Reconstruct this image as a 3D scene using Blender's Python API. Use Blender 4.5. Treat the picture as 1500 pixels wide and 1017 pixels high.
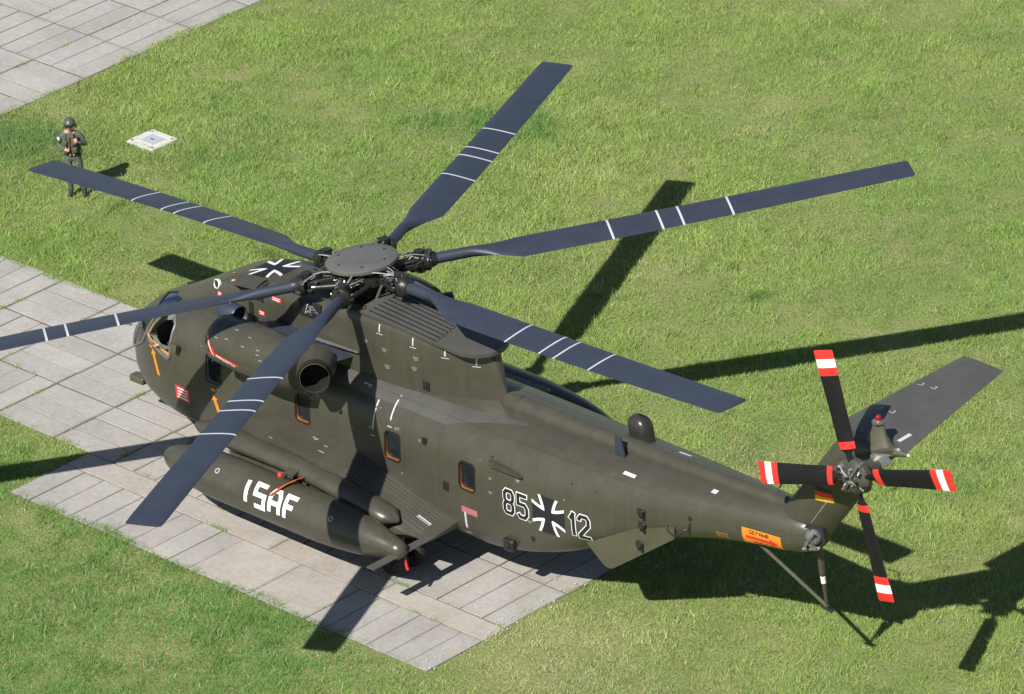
import bpy, bmesh, math, random
import numpy as np
from mathutils import Vector, Matrix, Quaternion
from mathutils.bvhtree import BVHTree
random.seed(7); RNG = np.random.default_rng(7)
rad = math.radians
for o in list(bpy.data.objects): bpy.data.objects.remove(o, do_unlink=True)
scene = bpy.context.scene
COL = scene.collection

# ------------------------------------------------------------------ camera
cd = bpy.data.cameras.new('camera'); cam = bpy.data.objects.new('camera', cd); COL.objects.link(cam)
YAW, PITCH, ROLL = -0.7940, 0.4603, -0.0601
fw = Vector((math.sin(YAW)*math.cos(PITCH), math.cos(YAW)*math.cos(PITCH), -math.sin(PITCH)))
rt = Vector((math.cos(YAW), -math.sin(YAW), 0)); up = rt.cross(fw)
r2 = rt*math.cos(ROLL) + up*math.sin(ROLL); u2 = up*math.cos(ROLL) - rt*math.sin(ROLL)
M = Matrix((r2, u2, -fw)).transposed().to_4x4(); M.translation = Vector((87.708, -75.948, 58.238))
cam.matrix_world = M
cd.sensor_width = 36; cd.lens = 9252.8*36/1500; cd.clip_end = 4000; cd.clip_start = 1
scene.camera = cam

# ------------------------------------------------------------------ world, sun, exposure
SUN = Vector((-0.18, 0.965, -1.0)).normalized()
w = bpy.data.worlds.new('World'); scene.world = w; w.use_nodes = True
nt = w.node_tree; sky = nt.nodes.new('ShaderNodeTexSky'); sky.sky_type = 'NISHITA'; sky.sun_disc = False
sky.sun_elevation = math.asin(-SUN.z); sky.sun_rotation = math.atan2(-SUN.x, -SUN.y)
sky.air_density = 1.0; sky.dust_density = 0.6; sky.ozone_density = 1.5
bg = nt.nodes['Background']; bg.inputs['Strength'].default_value = 0.062
nt.links.new(sky.outputs['Color'], bg.inputs['Color'])
sl = bpy.data.lights.new('sun', 'SUN'); sl.energy = 5.0; sl.angle = rad(0.55); sl.color = (1.0, 0.955, 0.88)
so = bpy.data.objects.new('sun', sl); COL.objects.link(so)
so.rotation_euler = SUN.to_track_quat('-Z', 'Y').to_euler(); so.location = (0, -20, 40)
scene.view_settings.view_transform = 'Standard'; scene.view_settings.look = 'None'
scene.view_settings.exposure = 0.45; scene.view_settings.gamma = 1.0
scene.view_settings.use_curve_mapping = False

# ------------------------------------------------------------------ materials
def mat(name, col, rough=0.6, metal=0.0, var=0.12, vscale=2.0, bump=0.0, bscale=40.0, spec=0.5, emit=None, lines=False, streak=False):
    m = bpy.data.materials.new(name); m.use_nodes = True
    n = m.node_tree.nodes; L = m.node_tree.links; b = n['Principled BSDF']
    b.inputs['Roughness'].default_value = rough; b.inputs['Metallic'].default_value = metal
    b.inputs['Specular IOR Level'].default_value = spec
    tc = n.new('ShaderNodeTexCoord')
    nz = n.new('ShaderNodeTexNoise'); nz.inputs['Scale'].default_value = vscale; nz.inputs['Detail'].default_value = 8
    nz.inputs['Roughness'].default_value = 0.62
    L.new(tc.outputs['Object'], nz.inputs['Vector'])
    mr = n.new('ShaderNodeMapRange'); mr.inputs['From Min'].default_value = 0.3; mr.inputs['From Max'].default_value = 0.7
    mr.inputs['To Min'].default_value = 1-var; mr.inputs['To Max'].default_value = 1+var
    L.new(nz.outputs['Fac'], mr.inputs['Value'])
    fac = mr.outputs['Result']
    def mul(a, bb):
        x = n.new('ShaderNodeMath'); x.operation = 'MULTIPLY'; L.new(a, x.inputs[0])
        if isinstance(bb, float): x.inputs[1].default_value = bb
        else: L.new(bb, x.inputs[1])
        return x.outputs[0]
    hgt = None
    if streak:      # faint vertical dirt runs
        mp = n.new('ShaderNodeMapping'); mp.inputs['Scale'].default_value = (5.0, 5.0, 0.5); L.new(tc.outputs['Object'], mp.inputs['Vector'])
        n2 = n.new('ShaderNodeTexNoise'); n2.inputs['Scale'].default_value = 1.6; n2.inputs['Detail'].default_value = 6; L.new(mp.outputs['Vector'], n2.inputs['Vector'])
        r3 = n.new('ShaderNodeMapRange'); r3.inputs['From Min'].default_value = .35; r3.inputs['From Max'].default_value = .7; r3.inputs['To Min'].default_value = .94; r3.inputs['To Max'].default_value = 1.06
        L.new(n2.outputs['Fac'], r3.inputs['Value']); fac = mul(fac, r3.outputs['Result'])
    if lines:       # sheet-metal joints
        sx = n.new('ShaderNodeSeparateXYZ'); L.new(tc.outputs['Object'], sx.inputs[0])
        for ax, per, ph in ((0, 0.93, .2), (2, 0.61, .35)):
            a = n.new('ShaderNodeMath'); a.operation = 'MULTIPLY_ADD'; L.new(sx.outputs[ax], a.inputs[0]); a.inputs[1].default_value = 1/per; a.inputs[2].default_value = ph
            f = n.new('ShaderNodeMath'); f.operation = 'FRACT'; L.new(a.outputs[0], f.inputs[0])
            s = n.new('ShaderNodeMath'); s.operation = 'SUBTRACT'; L.new(f.outputs[0], s.inputs[0]); s.inputs[1].default_value = .5
            ab = n.new('ShaderNodeMath'); ab.operation = 'ABSOLUTE'; L.new(s.outputs[0], ab.inputs[0])
            r4 = n.new('ShaderNodeMapRange'); r4.inputs['From Min'].default_value = .004/per; r4.inputs['From Max'].default_value = .012/per
            r4.inputs['To Min'].default_value = .84; r4.inputs['To Max'].default_value = 1.0; L.new(ab.outputs[0], r4.inputs['Value'])
            fac = mul(fac, r4.outputs['Result'])
    vm = n.new('ShaderNodeVectorMath'); vm.operation = 'SCALE'; vm.inputs[0].default_value = col[:3]; L.new(fac, vm.inputs['Scale'])
    L.new(vm.outputs[0], b.inputs['Base Color'])
    rr = n.new('ShaderNodeMapRange'); rr.inputs['To Min'].default_value = rough-.07; rr.inputs['To Max'].default_value = min(1, rough+.07); L.new(nz.outputs['Fac'], rr.inputs['Value']); L.new(rr.outputs[0], b.inputs['Roughness'])
    if bump:
        nb = n.new('ShaderNodeTexNoise'); nb.inputs['Scale'].default_value = bscale; nb.inputs['Detail'].default_value = 5; L.new(tc.outputs['Object'], nb.inputs['Vector'])
        bp = n.new('ShaderNodeBump'); bp.inputs['Strength'].default_value = bump; bp.inputs['Distance'].default_value = 0.02; L.new(nb.outputs['Fac'], bp.inputs['Height']); L.new(bp.outputs[0], b.inputs['Normal'])
    if emit: b.inputs['Emission Color'].default_value = (*emit, 1); b.inputs['Emission Strength'].default_value = 1
    return m
OL = (0.058, 0.055, 0.041)
M_ol = mat('olive_paint', OL, .33, var=.12, vscale=1.3, bump=.10, bscale=3.0, lines=True, streak=True)
M_ol2 = mat('olive_paint_plain', OL, .33, var=.14, vscale=1.8, bump=.05, bscale=4.0, streak=True)
M_olL = mat('olive_pale_and_lit', (0.076, 0.073, 0.047), .45, var=.12, vscale=1.5, streak=True)  # paler than the body: the strakes' brighter facing is put into the colour
M_roof = mat('olive_roof_paint', (0.072, 0.071, 0.064), .46, var=.14, vscale=1.6, bump=.05, bscale=5, lines=True)
M_navy = mat('navy_paint_and_shade', (0.030, 0.037, 0.056), .45, var=.12, vscale=2.2)  # sky reflection put into the blue; doubles as painted shade on two parts
M_black = mat('black_matte', (0.012, 0.012, 0.013), .6, var=.2)
M_tr = mat('tail_blade_black', (0.008, 0.008, 0.009), .6, var=.2, spec=.25)
M_dark = mat('dark_metal', (0.03, 0.03, 0.028), .4, metal=.4, var=.35, vscale=14)
M_grey = mat('grey_metal', (0.25, 0.25, 0.25), .35, metal=.7, var=.3, vscale=20)
M_silver = mat('silver_metal', (0.55, 0.55, 0.55), .3, metal=.8, var=.25, vscale=25)
M_hose = mat('hose_grey', (0.30, 0.30, 0.29), .5, var=.3, vscale=12)
M_white = mat('white_paint', (0.75, 0.75, 0.73), .5, var=.06, vscale=3)
M_note = mat('faded_stencil', (0.26, 0.26, 0.24), .6, var=.2)
M_cap = mat('hub_cap_paint', (0.10, 0.10, 0.092), .45, var=.14, vscale=3)
M_stripe = mat('stripe_paint', (0.48, 0.50, 0.52), .5, var=.06)
M_red = mat('red_paint', (0.62, 0.03, 0.025), .45, var=.08)
M_redT = mat('red_placard', (0.55, 0.05, 0.05), .5, var=.08)
M_pink = mat('faded_red_placard', (0.36, 0.13, 0.13), .55, var=.12, vscale=9)
M_org = mat('orange_paint', (0.80, 0.24, 0.02), .5, var=.06)
M_gold = mat('gold_paint', (0.72, 0.40, 0.02), .5, var=.05)
M_ink = mat('ink_black', (0.012, 0.013, 0.018), .5, var=.1)
M_glass = mat('dark_glass', (0.012, 0.016, 0.02), .06, var=.1, spec=.8)
M_glassB = mat('sky_glass', (0.015, 0.03, 0.06), .05, var=.1, spec=1.0)  # blue of the reflected sky put into the glass colour
M_inner = mat('cockpit_lining', (0.20, 0.21, 0.18), .7, var=.2)  # lightened to replace light the opaque glazing keeps out of the cockpit
M_orin = mat('orange_reveal', (0.30, 0.085, 0.016), .55, var=.2)
M_tyre = mat('tyre_rubber', (0.016, 0.016, 0.016), .8, var=.2)
M_lamp = mat('red_lens', (0.28, 0.006, 0.012), .15, var=.05)
M_suit = mat('flight_suit', (0.072, 0.098, 0.082), .85, var=.25, vscale=14, bump=.6, bscale=22)
M_vest = mat('vest_cloth', (0.075, 0.082, 0.052), .85, var=.3, vscale=20, bump=.6, bscale=30)
M_skin = mat('skin', (0.62, 0.30, 0.22), .5, var=.08, vscale=10)
M_helm = mat('helmet_paint', (0.075, 0.078, 0.066), .35, var=.1)
M_boot = mat('boot_leather', (0.02, 0.02, 0.02), .5, var=.2)
M_hair = mat('dark_hair', (0.02, 0.014, 0.01), .6)
M_rib = mat('orange_ribbon', (0.80, 0.13, 0.03), .6)

# ------------------------------------------------------------------ mesh helpers
class MB:
    def __init__(s): s.v = []; s.f = []; s.mi = []
    def add(s, vs, fs, mi=0):
        n = len(s.v); s.v += [tuple(p) for p in vs]; s.f += [tuple(i+n for i in f) for f in fs]; s.mi += [mi]*len(fs); return s
    def loft(s, rings, c0=True, c1=True, mi=0):
        n = len(rings[0]); vs = [p for r in rings for p in r]; fs = []
        for i in range(len(rings)-1):
            for j in range(n):
                k = (j+1) % n; fs.append((i*n+j, i*n+k, (i+1)*n+k, (i+1)*n+j))
        if c0: fs.append(tuple(range(n-1, -1, -1)))
        if c1: fs.append(tuple((len(rings)-1)*n+j for j in range(n)))
        return s.add(vs, fs, mi)
    def cyl(s, p0, p1, r0, r1=None, n=14, c0=True, c1=True, mi=0):
        r1 = r0 if r1 is None else r1; p0 = Vector(p0); p1 = Vector(p1); d = (p1-p0).normalized()
        a = d.orthogonal().normalized(); b = d.cross(a)
        rg = lambda p, r: [p+(a*math.cos(t)+b*math.sin(t))*r for t in [2*math.pi*i/n for i in range(n)]]
        return s.loft([rg(p0, r0), rg(p1, r1)], c0, c1, mi)
    def revolve(s, axis_p, axis_d, prof, n=24, c0=True, c1=True, mi=0):
        d = Vector(axis_d).normalized(); p = Vector(axis_p); a = d.orthogonal().normalized(); b = d.cross(a)
        return s.loft([[p+d*h+(a*math.cos(t)+b*math.sin(t))*r for t in [2*math.pi*i/n for i in range(n)]] for h, r in prof], c0, c1, mi)
    def tube(s, pts, r, n=6, mi=0):
        pts = [Vector(p) for p in pts]; rings = []; a = None
        for i, p in enumerate(pts):
            d = (pts[min(i+1, len(pts)-1)]-pts[max(i-1, 0)]).normalized()
            a = d.orthogonal().normalized() if a is None else (a-d*a.dot(d)).normalized()
            b = d.cross(a); rr = r[i] if isinstance(r, (list, tuple)) else r
            rings.append([p+(a*math.cos(t)+b*math.sin(t))*rr for t in [2*math.pi*k/n for k in range(n)]])
        return s.loft(rings, True, True, mi)
    def box(s, c, sz, rot=None, bev=0.0, mi=0):
        c = Vector(c); hx, hy, hz = [q/2 for q in sz]; R = rot or Matrix.Identity(3)
        if bev <= 0:
            P = [c+R@Vector((x, y, z)) for x in (-hx, hx) for y in (-hy, hy) for z in (-hz, hz)]
            return s.add(P, [(0,1,3,2),(4,6,7,5),(0,4,5,1),(2,3,7,6),(0,2,6,4),(1,5,7,3)], mi)
        b = min(bev, hx*.95, hy*.95, hz*.95)
        def ring(z, i):
            x, y = hx-i, hy-i
            return [c+R@Vector(q) for q in ((x-b,-y,z),(x,-y+b,z),(x,y-b,z),(x-b,y,z),(-x+b,y,z),(-x,y-b,z),(-x,-y+b,z),(-x+b,-y,z))]
        return s.loft([ring(-hz, b*.6), ring(-hz+b, 0), ring(hz-b, 0), ring(hz, b*.6)], mi=mi)
    def prism(s, poly, off, mi=0):
        poly = [Vector(p) for p in poly]; off = Vector(off)
        return s.loft([poly, [p+off for p in poly]], mi=mi)
    def mesh(s, name, mats, smooth=35):
        me = bpy.data.meshes.new(name); me.from_pydata(s.v, [], s.f); me.update()
        for m in (mats if isinstance(mats, (list, tuple)) else [mats]): me.materials.append(m)
        me.polygons.foreach_set('material_index', s.mi)
        bm = bmesh.new(); bm.from_mesh(me); bmesh.ops.recalc_face_normals(bm, faces=bm.faces); bm.to_mesh(me); bm.free()
        if smooth:
            me.polygons.foreach_set('use_smooth', [True]*len(me.polygons)); me.set_sharp_from_angle(angle=rad(smooth))
        return me
    def build(s, name, mats, parent=None, smooth=35):
        return link(name, s.mesh(name, mats, smooth), parent)
def link(name, data, parent=None, mw=None):
    o = bpy.data.objects.new(name, data); COL.objects.link(o)
    if parent is not None:
        o.parent = parent; o.matrix_parent_inverse = parent.matrix_basis.inverted() if parent.parent is None else (parent.parent.matrix_basis.inverted() @ Matrix.Identity(4)).inverted() @ parent.parent.matrix_basis.inverted()
    if mw is not None: o.matrix_basis = mw
    return o
def empty(name, loc, label, cat, group=None, rz=0):
    o = bpy.data.objects.new(name, None); COL.objects.link(o); o.location = loc; o.rotation_euler = (0, 0, rz); o.empty_display_size = .2
    tag(o, label, cat, group); return o
def tag(o, label=None, cat=None, group=None, kind=None):
    for k, v in (('label', label), ('category', cat), ('group', group), ('kind', kind)):
        if v: o[k] = v
    return o
def pchip(xs, ys, xq):
    xs = np.array(xs, float); ys = np.array(ys, float); h = np.diff(xs); d = np.diff(ys)/h; m = np.zeros_like(ys)
    for i in range(1, len(xs)-1):
        if d[i-1]*d[i] > 0:
            w1 = 2*h[i]+h[i-1]; w2 = h[i]+2*h[i-1]; m[i] = (w1+w2)/(w1/d[i-1]+w2/d[i])
    m[0] = d[0]; m[-1] = d[-1]
    k = np.clip(np.searchsorted(xs, xq)-1, 0, len(h)-1); t = (xq-xs[k])/h[k]
    return ys[k]*(2*t**3-3*t**2+1)+m[k]*h[k]*(t**3-2*t**2+t)+ys[k+1]*(-2*t**3+3*t**2)+m[k+1]*h[k]*(t**3-t**2)
def sring(x, w, zb, zt, fz, et, eb, n=40, y0=0.0):
    zc = zb+(zt-zb)*fz; out = []
    for i in range(n):
        t = 2*math.pi*i/n; c, s_ = math.cos(t), math.sin(t); e = et if s_ >= 0 else eb
        y = w*math.copysign(abs(c)**(2/e), c); z = zc+(zt-zc if s_ >= 0 else zc-zb)*math.copysign(abs(s_)**(2/e), s_)
        out.append((x, y0+y, z))
    return out
def table_loft(T, step, n=40, y0=0.0):
    T = np.array(T, float); xs = []
    for a, b in zip(T[:-1, 0], T[1:, 0]):
        k = max(1, int(math.ceil((b-a)/step))); xs += list(a+(b-a)*np.arange(k)/k)
    xs.append(T[-1, 0]); xs = np.array(xs)
    C = [pchip(T[:, 0], T[:, j], xs) for j in range(1, T.shape[1])]
    return [sring(xs[i], *[c[i] for c in C], n=n, y0=y0) for i in range(len(xs))]
def bvh_of(mb): return BVHTree.FromPolygons([Vector(v) for v in mb.v], mb.f)
def add_mirror(parent_parts):    # starboard copies of port parts, mirrored in y
    for o in parent_parts:
        me = o.data.copy(); co = np.empty(len(me.vertices)*3); me.vertices.foreach_get('co', co); co = co.reshape(-1, 3); co[:, 1] *= -1
        me.vertices.foreach_set('co', co.ravel()); me.flip_normals(); me.update()
        c = link(o.name.split('.')[0], me, o.parent)
        for ch in list(o.children):
            m2 = ch.data.copy(); q = np.empty(len(m2.vertices)*3); m2.vertices.foreach_get('co', q); q = q.reshape(-1, 3); q[:, 1] *= -1
            m2.vertices.foreach_set('co', q.ravel()); m2.flip_normals(); m2.update(); link(ch.name.split('.')[0], m2, c)

# ------------------------------------------------------------------ ground, paving
GX0, GX1, GY0, GY1 = -24.0, 26.5, -14.5, 31.0
def fbm(x, y, s, seed):
    r = np.random.default_rng(seed); out = np.zeros_like(x); a = 1.0
    for o_ in range(4):
        for k in range(3):
            th = r.uniform(0, 6.28); ph = r.uniform(0, 6.28); fr = s*(2**o_)*r.uniform(.8, 1.25)
            out += a*np.sin((x*math.cos(th)+y*math.sin(th))*fr+ph+1.3*np.sin((y*math.cos(th)-x*math.sin(th))*fr*.7+ph*2))/3
        a *= .55
    return out
def ground_mat():
    m = bpy.data.materials.new('soil_and_turf'); m.use_nodes = True; n = m.node_tree.nodes; L = m.node_tree.links; b = n['Principled BSDF']
    g = n.new('ShaderNodeNewGeometry'); a = n.new('ShaderNodeTexNoise'); a.inputs['Scale'].default_value = .5; a.inputs['Detail'].default_value = 8; L.new(g.outputs['Position'], a.inputs['Vector'])
    c = n.new('ShaderNodeValToRGB'); c.color_ramp.elements[0].position = .35; c.color_ramp.elements[0].color = (.135, .185, .050, 1); c.color_ramp.elements[1].position = .68; c.color_ramp.elements[1].color = (.235, .235, .095, 1)
    L.new(a.outputs['Fac'], c.inputs['Fac']); L.new(c.outputs['Color'], b.inputs['Base Color']); b.inputs['Roughness'].default_value = .95
    a2 = n.new('ShaderNodeTexNoise'); a2.inputs['Scale'].default_value = 14; a2.inputs['Detail'].default_value = 6; L.new(g.outputs['Position'], a2.inputs['Vector'])
    bp = n.new('ShaderNodeBump'); bp.inputs['Strength'].default_value = .9; bp.inputs['Distance'].default_value = .06; L.new(a2.outputs['Fac'], bp.inputs['Height']); L.new(bp.outputs[0], b.inputs['Normal'])
    return m
g = MB(); g.add([(-900, -900, -.024), (900, -900, -.024), (900, 900, -.024), (-900, 900, -.024)], [(0, 1, 2, 3)])
tag(g.build('ground', ground_mat(), smooth=0), kind='structure')

def concrete_mat(name, col):
    m = bpy.data.materials.new(name); m.use_nodes = True; n = m.node_tree.nodes; L = m.node_tree.links; b = n['Principled BSDF']
    g = n.new('ShaderNodeNewGeometry'); oi = n.new('ShaderNodeObjectInfo')
    def noise(sc, det=8, off=False):
        a = n.new('ShaderNodeTexNoise'); a.inputs['Scale'].default_value = sc; a.inputs['Detail'].default_value = det; a.inputs['Roughness'].default_value = .68; L.new(g.outputs['Position'], a.inputs['Vector']); return a.outputs['Fac']
    def rng(v, f0, f1, t0, t1):
        r = n.new('ShaderNodeMapRange'); r.inputs['From Min'].default_value = f0; r.inputs['From Max'].default_value = f1; r.inputs['To Min'].default_value = t0; r.inputs['To Max'].default_value = t1; L.new(v, r.inputs['Value']); return r.outputs[0]
    def mul(a, c):
        x = n.new('ShaderNodeMath'); x.operation = 'MULTIPLY'; L.new(a, x.inputs[0]); L.new(c, x.inputs[1]); return x.outputs[0]
    f = mul(rng(noise(.8), .3, .7, .84, 1.12), rng(noise(9), .32, .68, .86, 1.10))
    f = mul(f, rng(noise(55, 3), .3, .7, .88, 1.10)); f = mul(f, rng(oi.outputs['Random'], 0, 1, .93, 1.05))
    f = mul(f, rng(noise(2.6, 10), .60, .74, 1.0, .80))          # stains
    tcg = n.new('ShaderNodeTexCoord'); sg = n.new('ShaderNodeSeparateXYZ'); L.new(tcg.outputs['Generated'], sg.inputs[0])     # grime along the joints
    for ax in (0, 1):
        q = n.new('ShaderNodeMath'); q.operation = 'SUBTRACT'; L.new(sg.outputs[ax], q.inputs[0]); q.inputs[1].default_value = .5
        q2 = n.new('ShaderNodeMath'); q2.operation = 'ABSOLUTE'; L.new(q.outputs[0], q2.inputs[0])
        q3 = n.new('ShaderNodeMath'); q3.operation = 'MULTIPLY_ADD'; L.new(noise(3.3), q3.inputs[0]); q3.inputs[1].default_value = .10; L.new(q2.outputs[0], q3.inputs[2])
        f = mul(f, rng(q3.outputs[0], .50, .56, 1.0, .84))
    hs = n.new('ShaderNodeMix'); hs.data_type = 'RGBA'; hs.inputs['A'].default_value = (*col, 1); hs.inputs['B'].default_value = (col[0]*1.02, col[1]*.97, col[2]*.92, 1); L.new(rng(noise(1.7), .4, .65, 0, 1), hs.inputs['Factor'])
    vm = n.new('ShaderNodeVectorMath'); vm.operation = 'SCALE'; L.new(hs.outputs['Result'], vm.inputs[0]); L.new(f, vm.inputs['Scale']); L.new(vm.outputs[0], b.inputs['Base Color'])
    b.inputs['Roughness'].default_value = .92
    bp = n.new('ShaderNodeBump'); bp.inputs['Strength'].default_value = .5; bp.inputs['Distance'].default_value = .012; L.new(noise(30, 6), bp.inputs['Height']); L.new(bp.outputs[0], b.inputs['Normal'])
    return m
M_con = concrete_mat('weathered_concrete', (.345, .335, .318))
M_conR = concrete_mat('rough_concrete', (.365, .342, .312))
M_joint = mat('joint_dirt', (.12, .11, .09), .95, var=.4, vscale=3)
def slab_mesh(lx, ly, h=.10):
    b = MB(); r = .012
    def ring(i, z): return [(sx*(lx/2-i), sy*(ly/2-i), z) for sx, sy in ((-1,-1),(1,-1),(1,1),(-1,1))]
    b.loft([ring(0, -h), ring(0, -.008), ring(r, 0)]); return b.mesh('slab', M_con, 0)
SLAB = {}
def slab(x0, x1, y0, y1, parent, m=None, z=0.0):
    gp = .018+.006*random.random(); lx, ly = round(x1-x0-gp, 2), round(y1-y0-gp, 2); key = (lx, ly, m is not None)
    if key not in SLAB:
        SLAB[key] = slab_mesh(lx, ly)
        if m: SLAB[key].materials[0] = m
    o = link('slab', SLAB[key], parent); o.location = ((x0+x1)/2+random.uniform(-.004, .004), (y0+y1)/2+random.uniform(-.004, .004), z+random.uniform(-.006, .006))
    o.rotation_euler = (random.uniform(-.004, .004), random.uniform(-.003, .003), random.uniform(-.004, .004)); return o
def bed(name, rects):
    b = MB()
    for i, (x0, x1, y0, y1) in enumerate(rects): b.box(((x0+x1)/2, (y0+y1)/2, -.055-.002*i), (x1-x0, y1-y0, .08))
    return tag(b.build(name, M_joint, smooth=0), kind='structure')
PATH = (-24.0, 1.16, -2.35, 2.83); PAD = (.45, 12.2, -4.5, -2.35); STAND = (1.16, 12.2, -2.35, 2.83); APRON = (-24, -13.45, -14, 31)
path = bed('taxiway_path', [PATH]); pad = bed('parking_pad', [PAD, STAND]); apron = bed('apron', [APRON])
U = 1.775
def block(x0, x1, y0, y1, k, along, parent, m=None):
    x0 += .011; x1 -= .011; y0 += .011; y1 -= .011
    for i in range(k):
        if along == 'x': slab(x0, x1, y0+(y1-y0)*i/k, y0+(y1-y0)*(i+1)/k, parent, m)
        else: slab(x0+(x1-x0)*i/k, x0+(x1-x0)*(i+1)/k, y0, y1, parent, m)
xs = [1.16-U*i for i in range(0, 8)]
for i in range(7):          # path rows of 1.77 m, three columns wide
    x1, x0 = xs[i], xs[i+1]
    if x1 < -12: continue
    for c in range(3):
        y0 = -2.35+1.727*c
        al = 'x' if i in (0, 1) or (i == 2 and c > 0) or (i == 3 and c == 2) else 'y'
        block(x0, x1, y0, y0+1.727, 3, al, path)
for c in range(6):          # under the fuselage
    x0 = 1.16+U*c*1.036
    for r in range(3):
        y0 = -2.35+1.727*r
        block(x0, x0+U*1.036, y0, y0+1.727, 3, 'y', pad)
for i in range(4): slab(.45+2.9375*i, .45+2.9375*(i+1), -2.97, -2.35, pad, M_conR)      # rough cast strip
x = .45
for i in range(9): slab(x, x+.576, -4.5, -2.97, pad); x += .576
slab(x, 7.3, -4.5, -2.97, pad, M_conR); slab(7.3, 8.9, -4.5, -2.97, pad, M_conR)
for i in range(6): slab(8.9+.55*i, 8.9+.55*(i+1), -4.5, -2.97, pad)
for i in range(3):          # apron beyond
    for j in range(9):
        x1 = -13.45-U*i; y0 = 5.1+1.74*j; al = 'y' if (i+j) % 3 else 'x'
        if i == 0 and j in (2, 3): al = 'x' if j == 2 else 'y'
        block(x1-U, x1, y0, y0+1.74, 3, al, apron)

# grass: one mass of blades
def grass_mat():
    m = bpy.data.materials.new('grass_blades'); m.use_nodes = True; n = m.node_tree.nodes; L = m.node_tree.links
    for q in list(n): n.remove(q)
    out = n.new('ShaderNodeOutputMaterial'); at = n.new('ShaderNodeAttribute'); at.attribute_name = 'tint'
    ge = n.new('ShaderNodeNewGeometry'); n1 = n.new('ShaderNodeVectorMath'); n1.operation = 'SCALE'; n1.inputs['Scale'].default_value = .55; L.new(ge.outputs['Normal'], n1.inputs[0])
    n2 = n.new('ShaderNodeVectorMath'); n2.operation = 'ADD'; n2.inputs[1].default_value = (0, 0, .8); L.new(n1.outputs[0], n2.inputs[0]); n3 = n.new('ShaderNodeVectorMath'); n3.operation = 'NORMALIZE'; L.new(n2.outputs[0], n3.inputs[0])
    d = n.new('ShaderNodeBsdfDiffuse'); L.new(n3.outputs[0], d.inputs['Normal']); t = n.new('ShaderNodeBsdfTranslucent'); gl = n.new('ShaderNodeBsdfGlossy'); gl.inputs['Roughness'].default_value = .45
    gl.inputs['Color'].default_value = (.9, 1, .8, 1)
    L.new(at.outputs['Color'], d.inputs['Color']); 
    tv = n.new('ShaderNodeVectorMath'); tv.operation = 'MULTIPLY'; tv.inputs[1].default_value = (1.15, 1.1, .6); L.new(at.outputs['Color'], tv.inputs[0]); L.new(tv.outputs[0], t.inputs['Color'])
    mx = n.new('ShaderNodeMixShader'); mx.inputs[0].default_value = .30; L.new(d.outputs[0], mx.inputs[1]); L.new(t.outputs[0], mx.inputs[2])
    m2 = n.new('ShaderNodeMixShader'); m2.inputs[0].default_value = .015; L.new(mx.outputs[0], m2.inputs[1]); L.new(gl.outputs[0], m2.inputs[2]); L.new(m2.outputs[0], out.inputs['Surface'])
    return m
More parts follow.
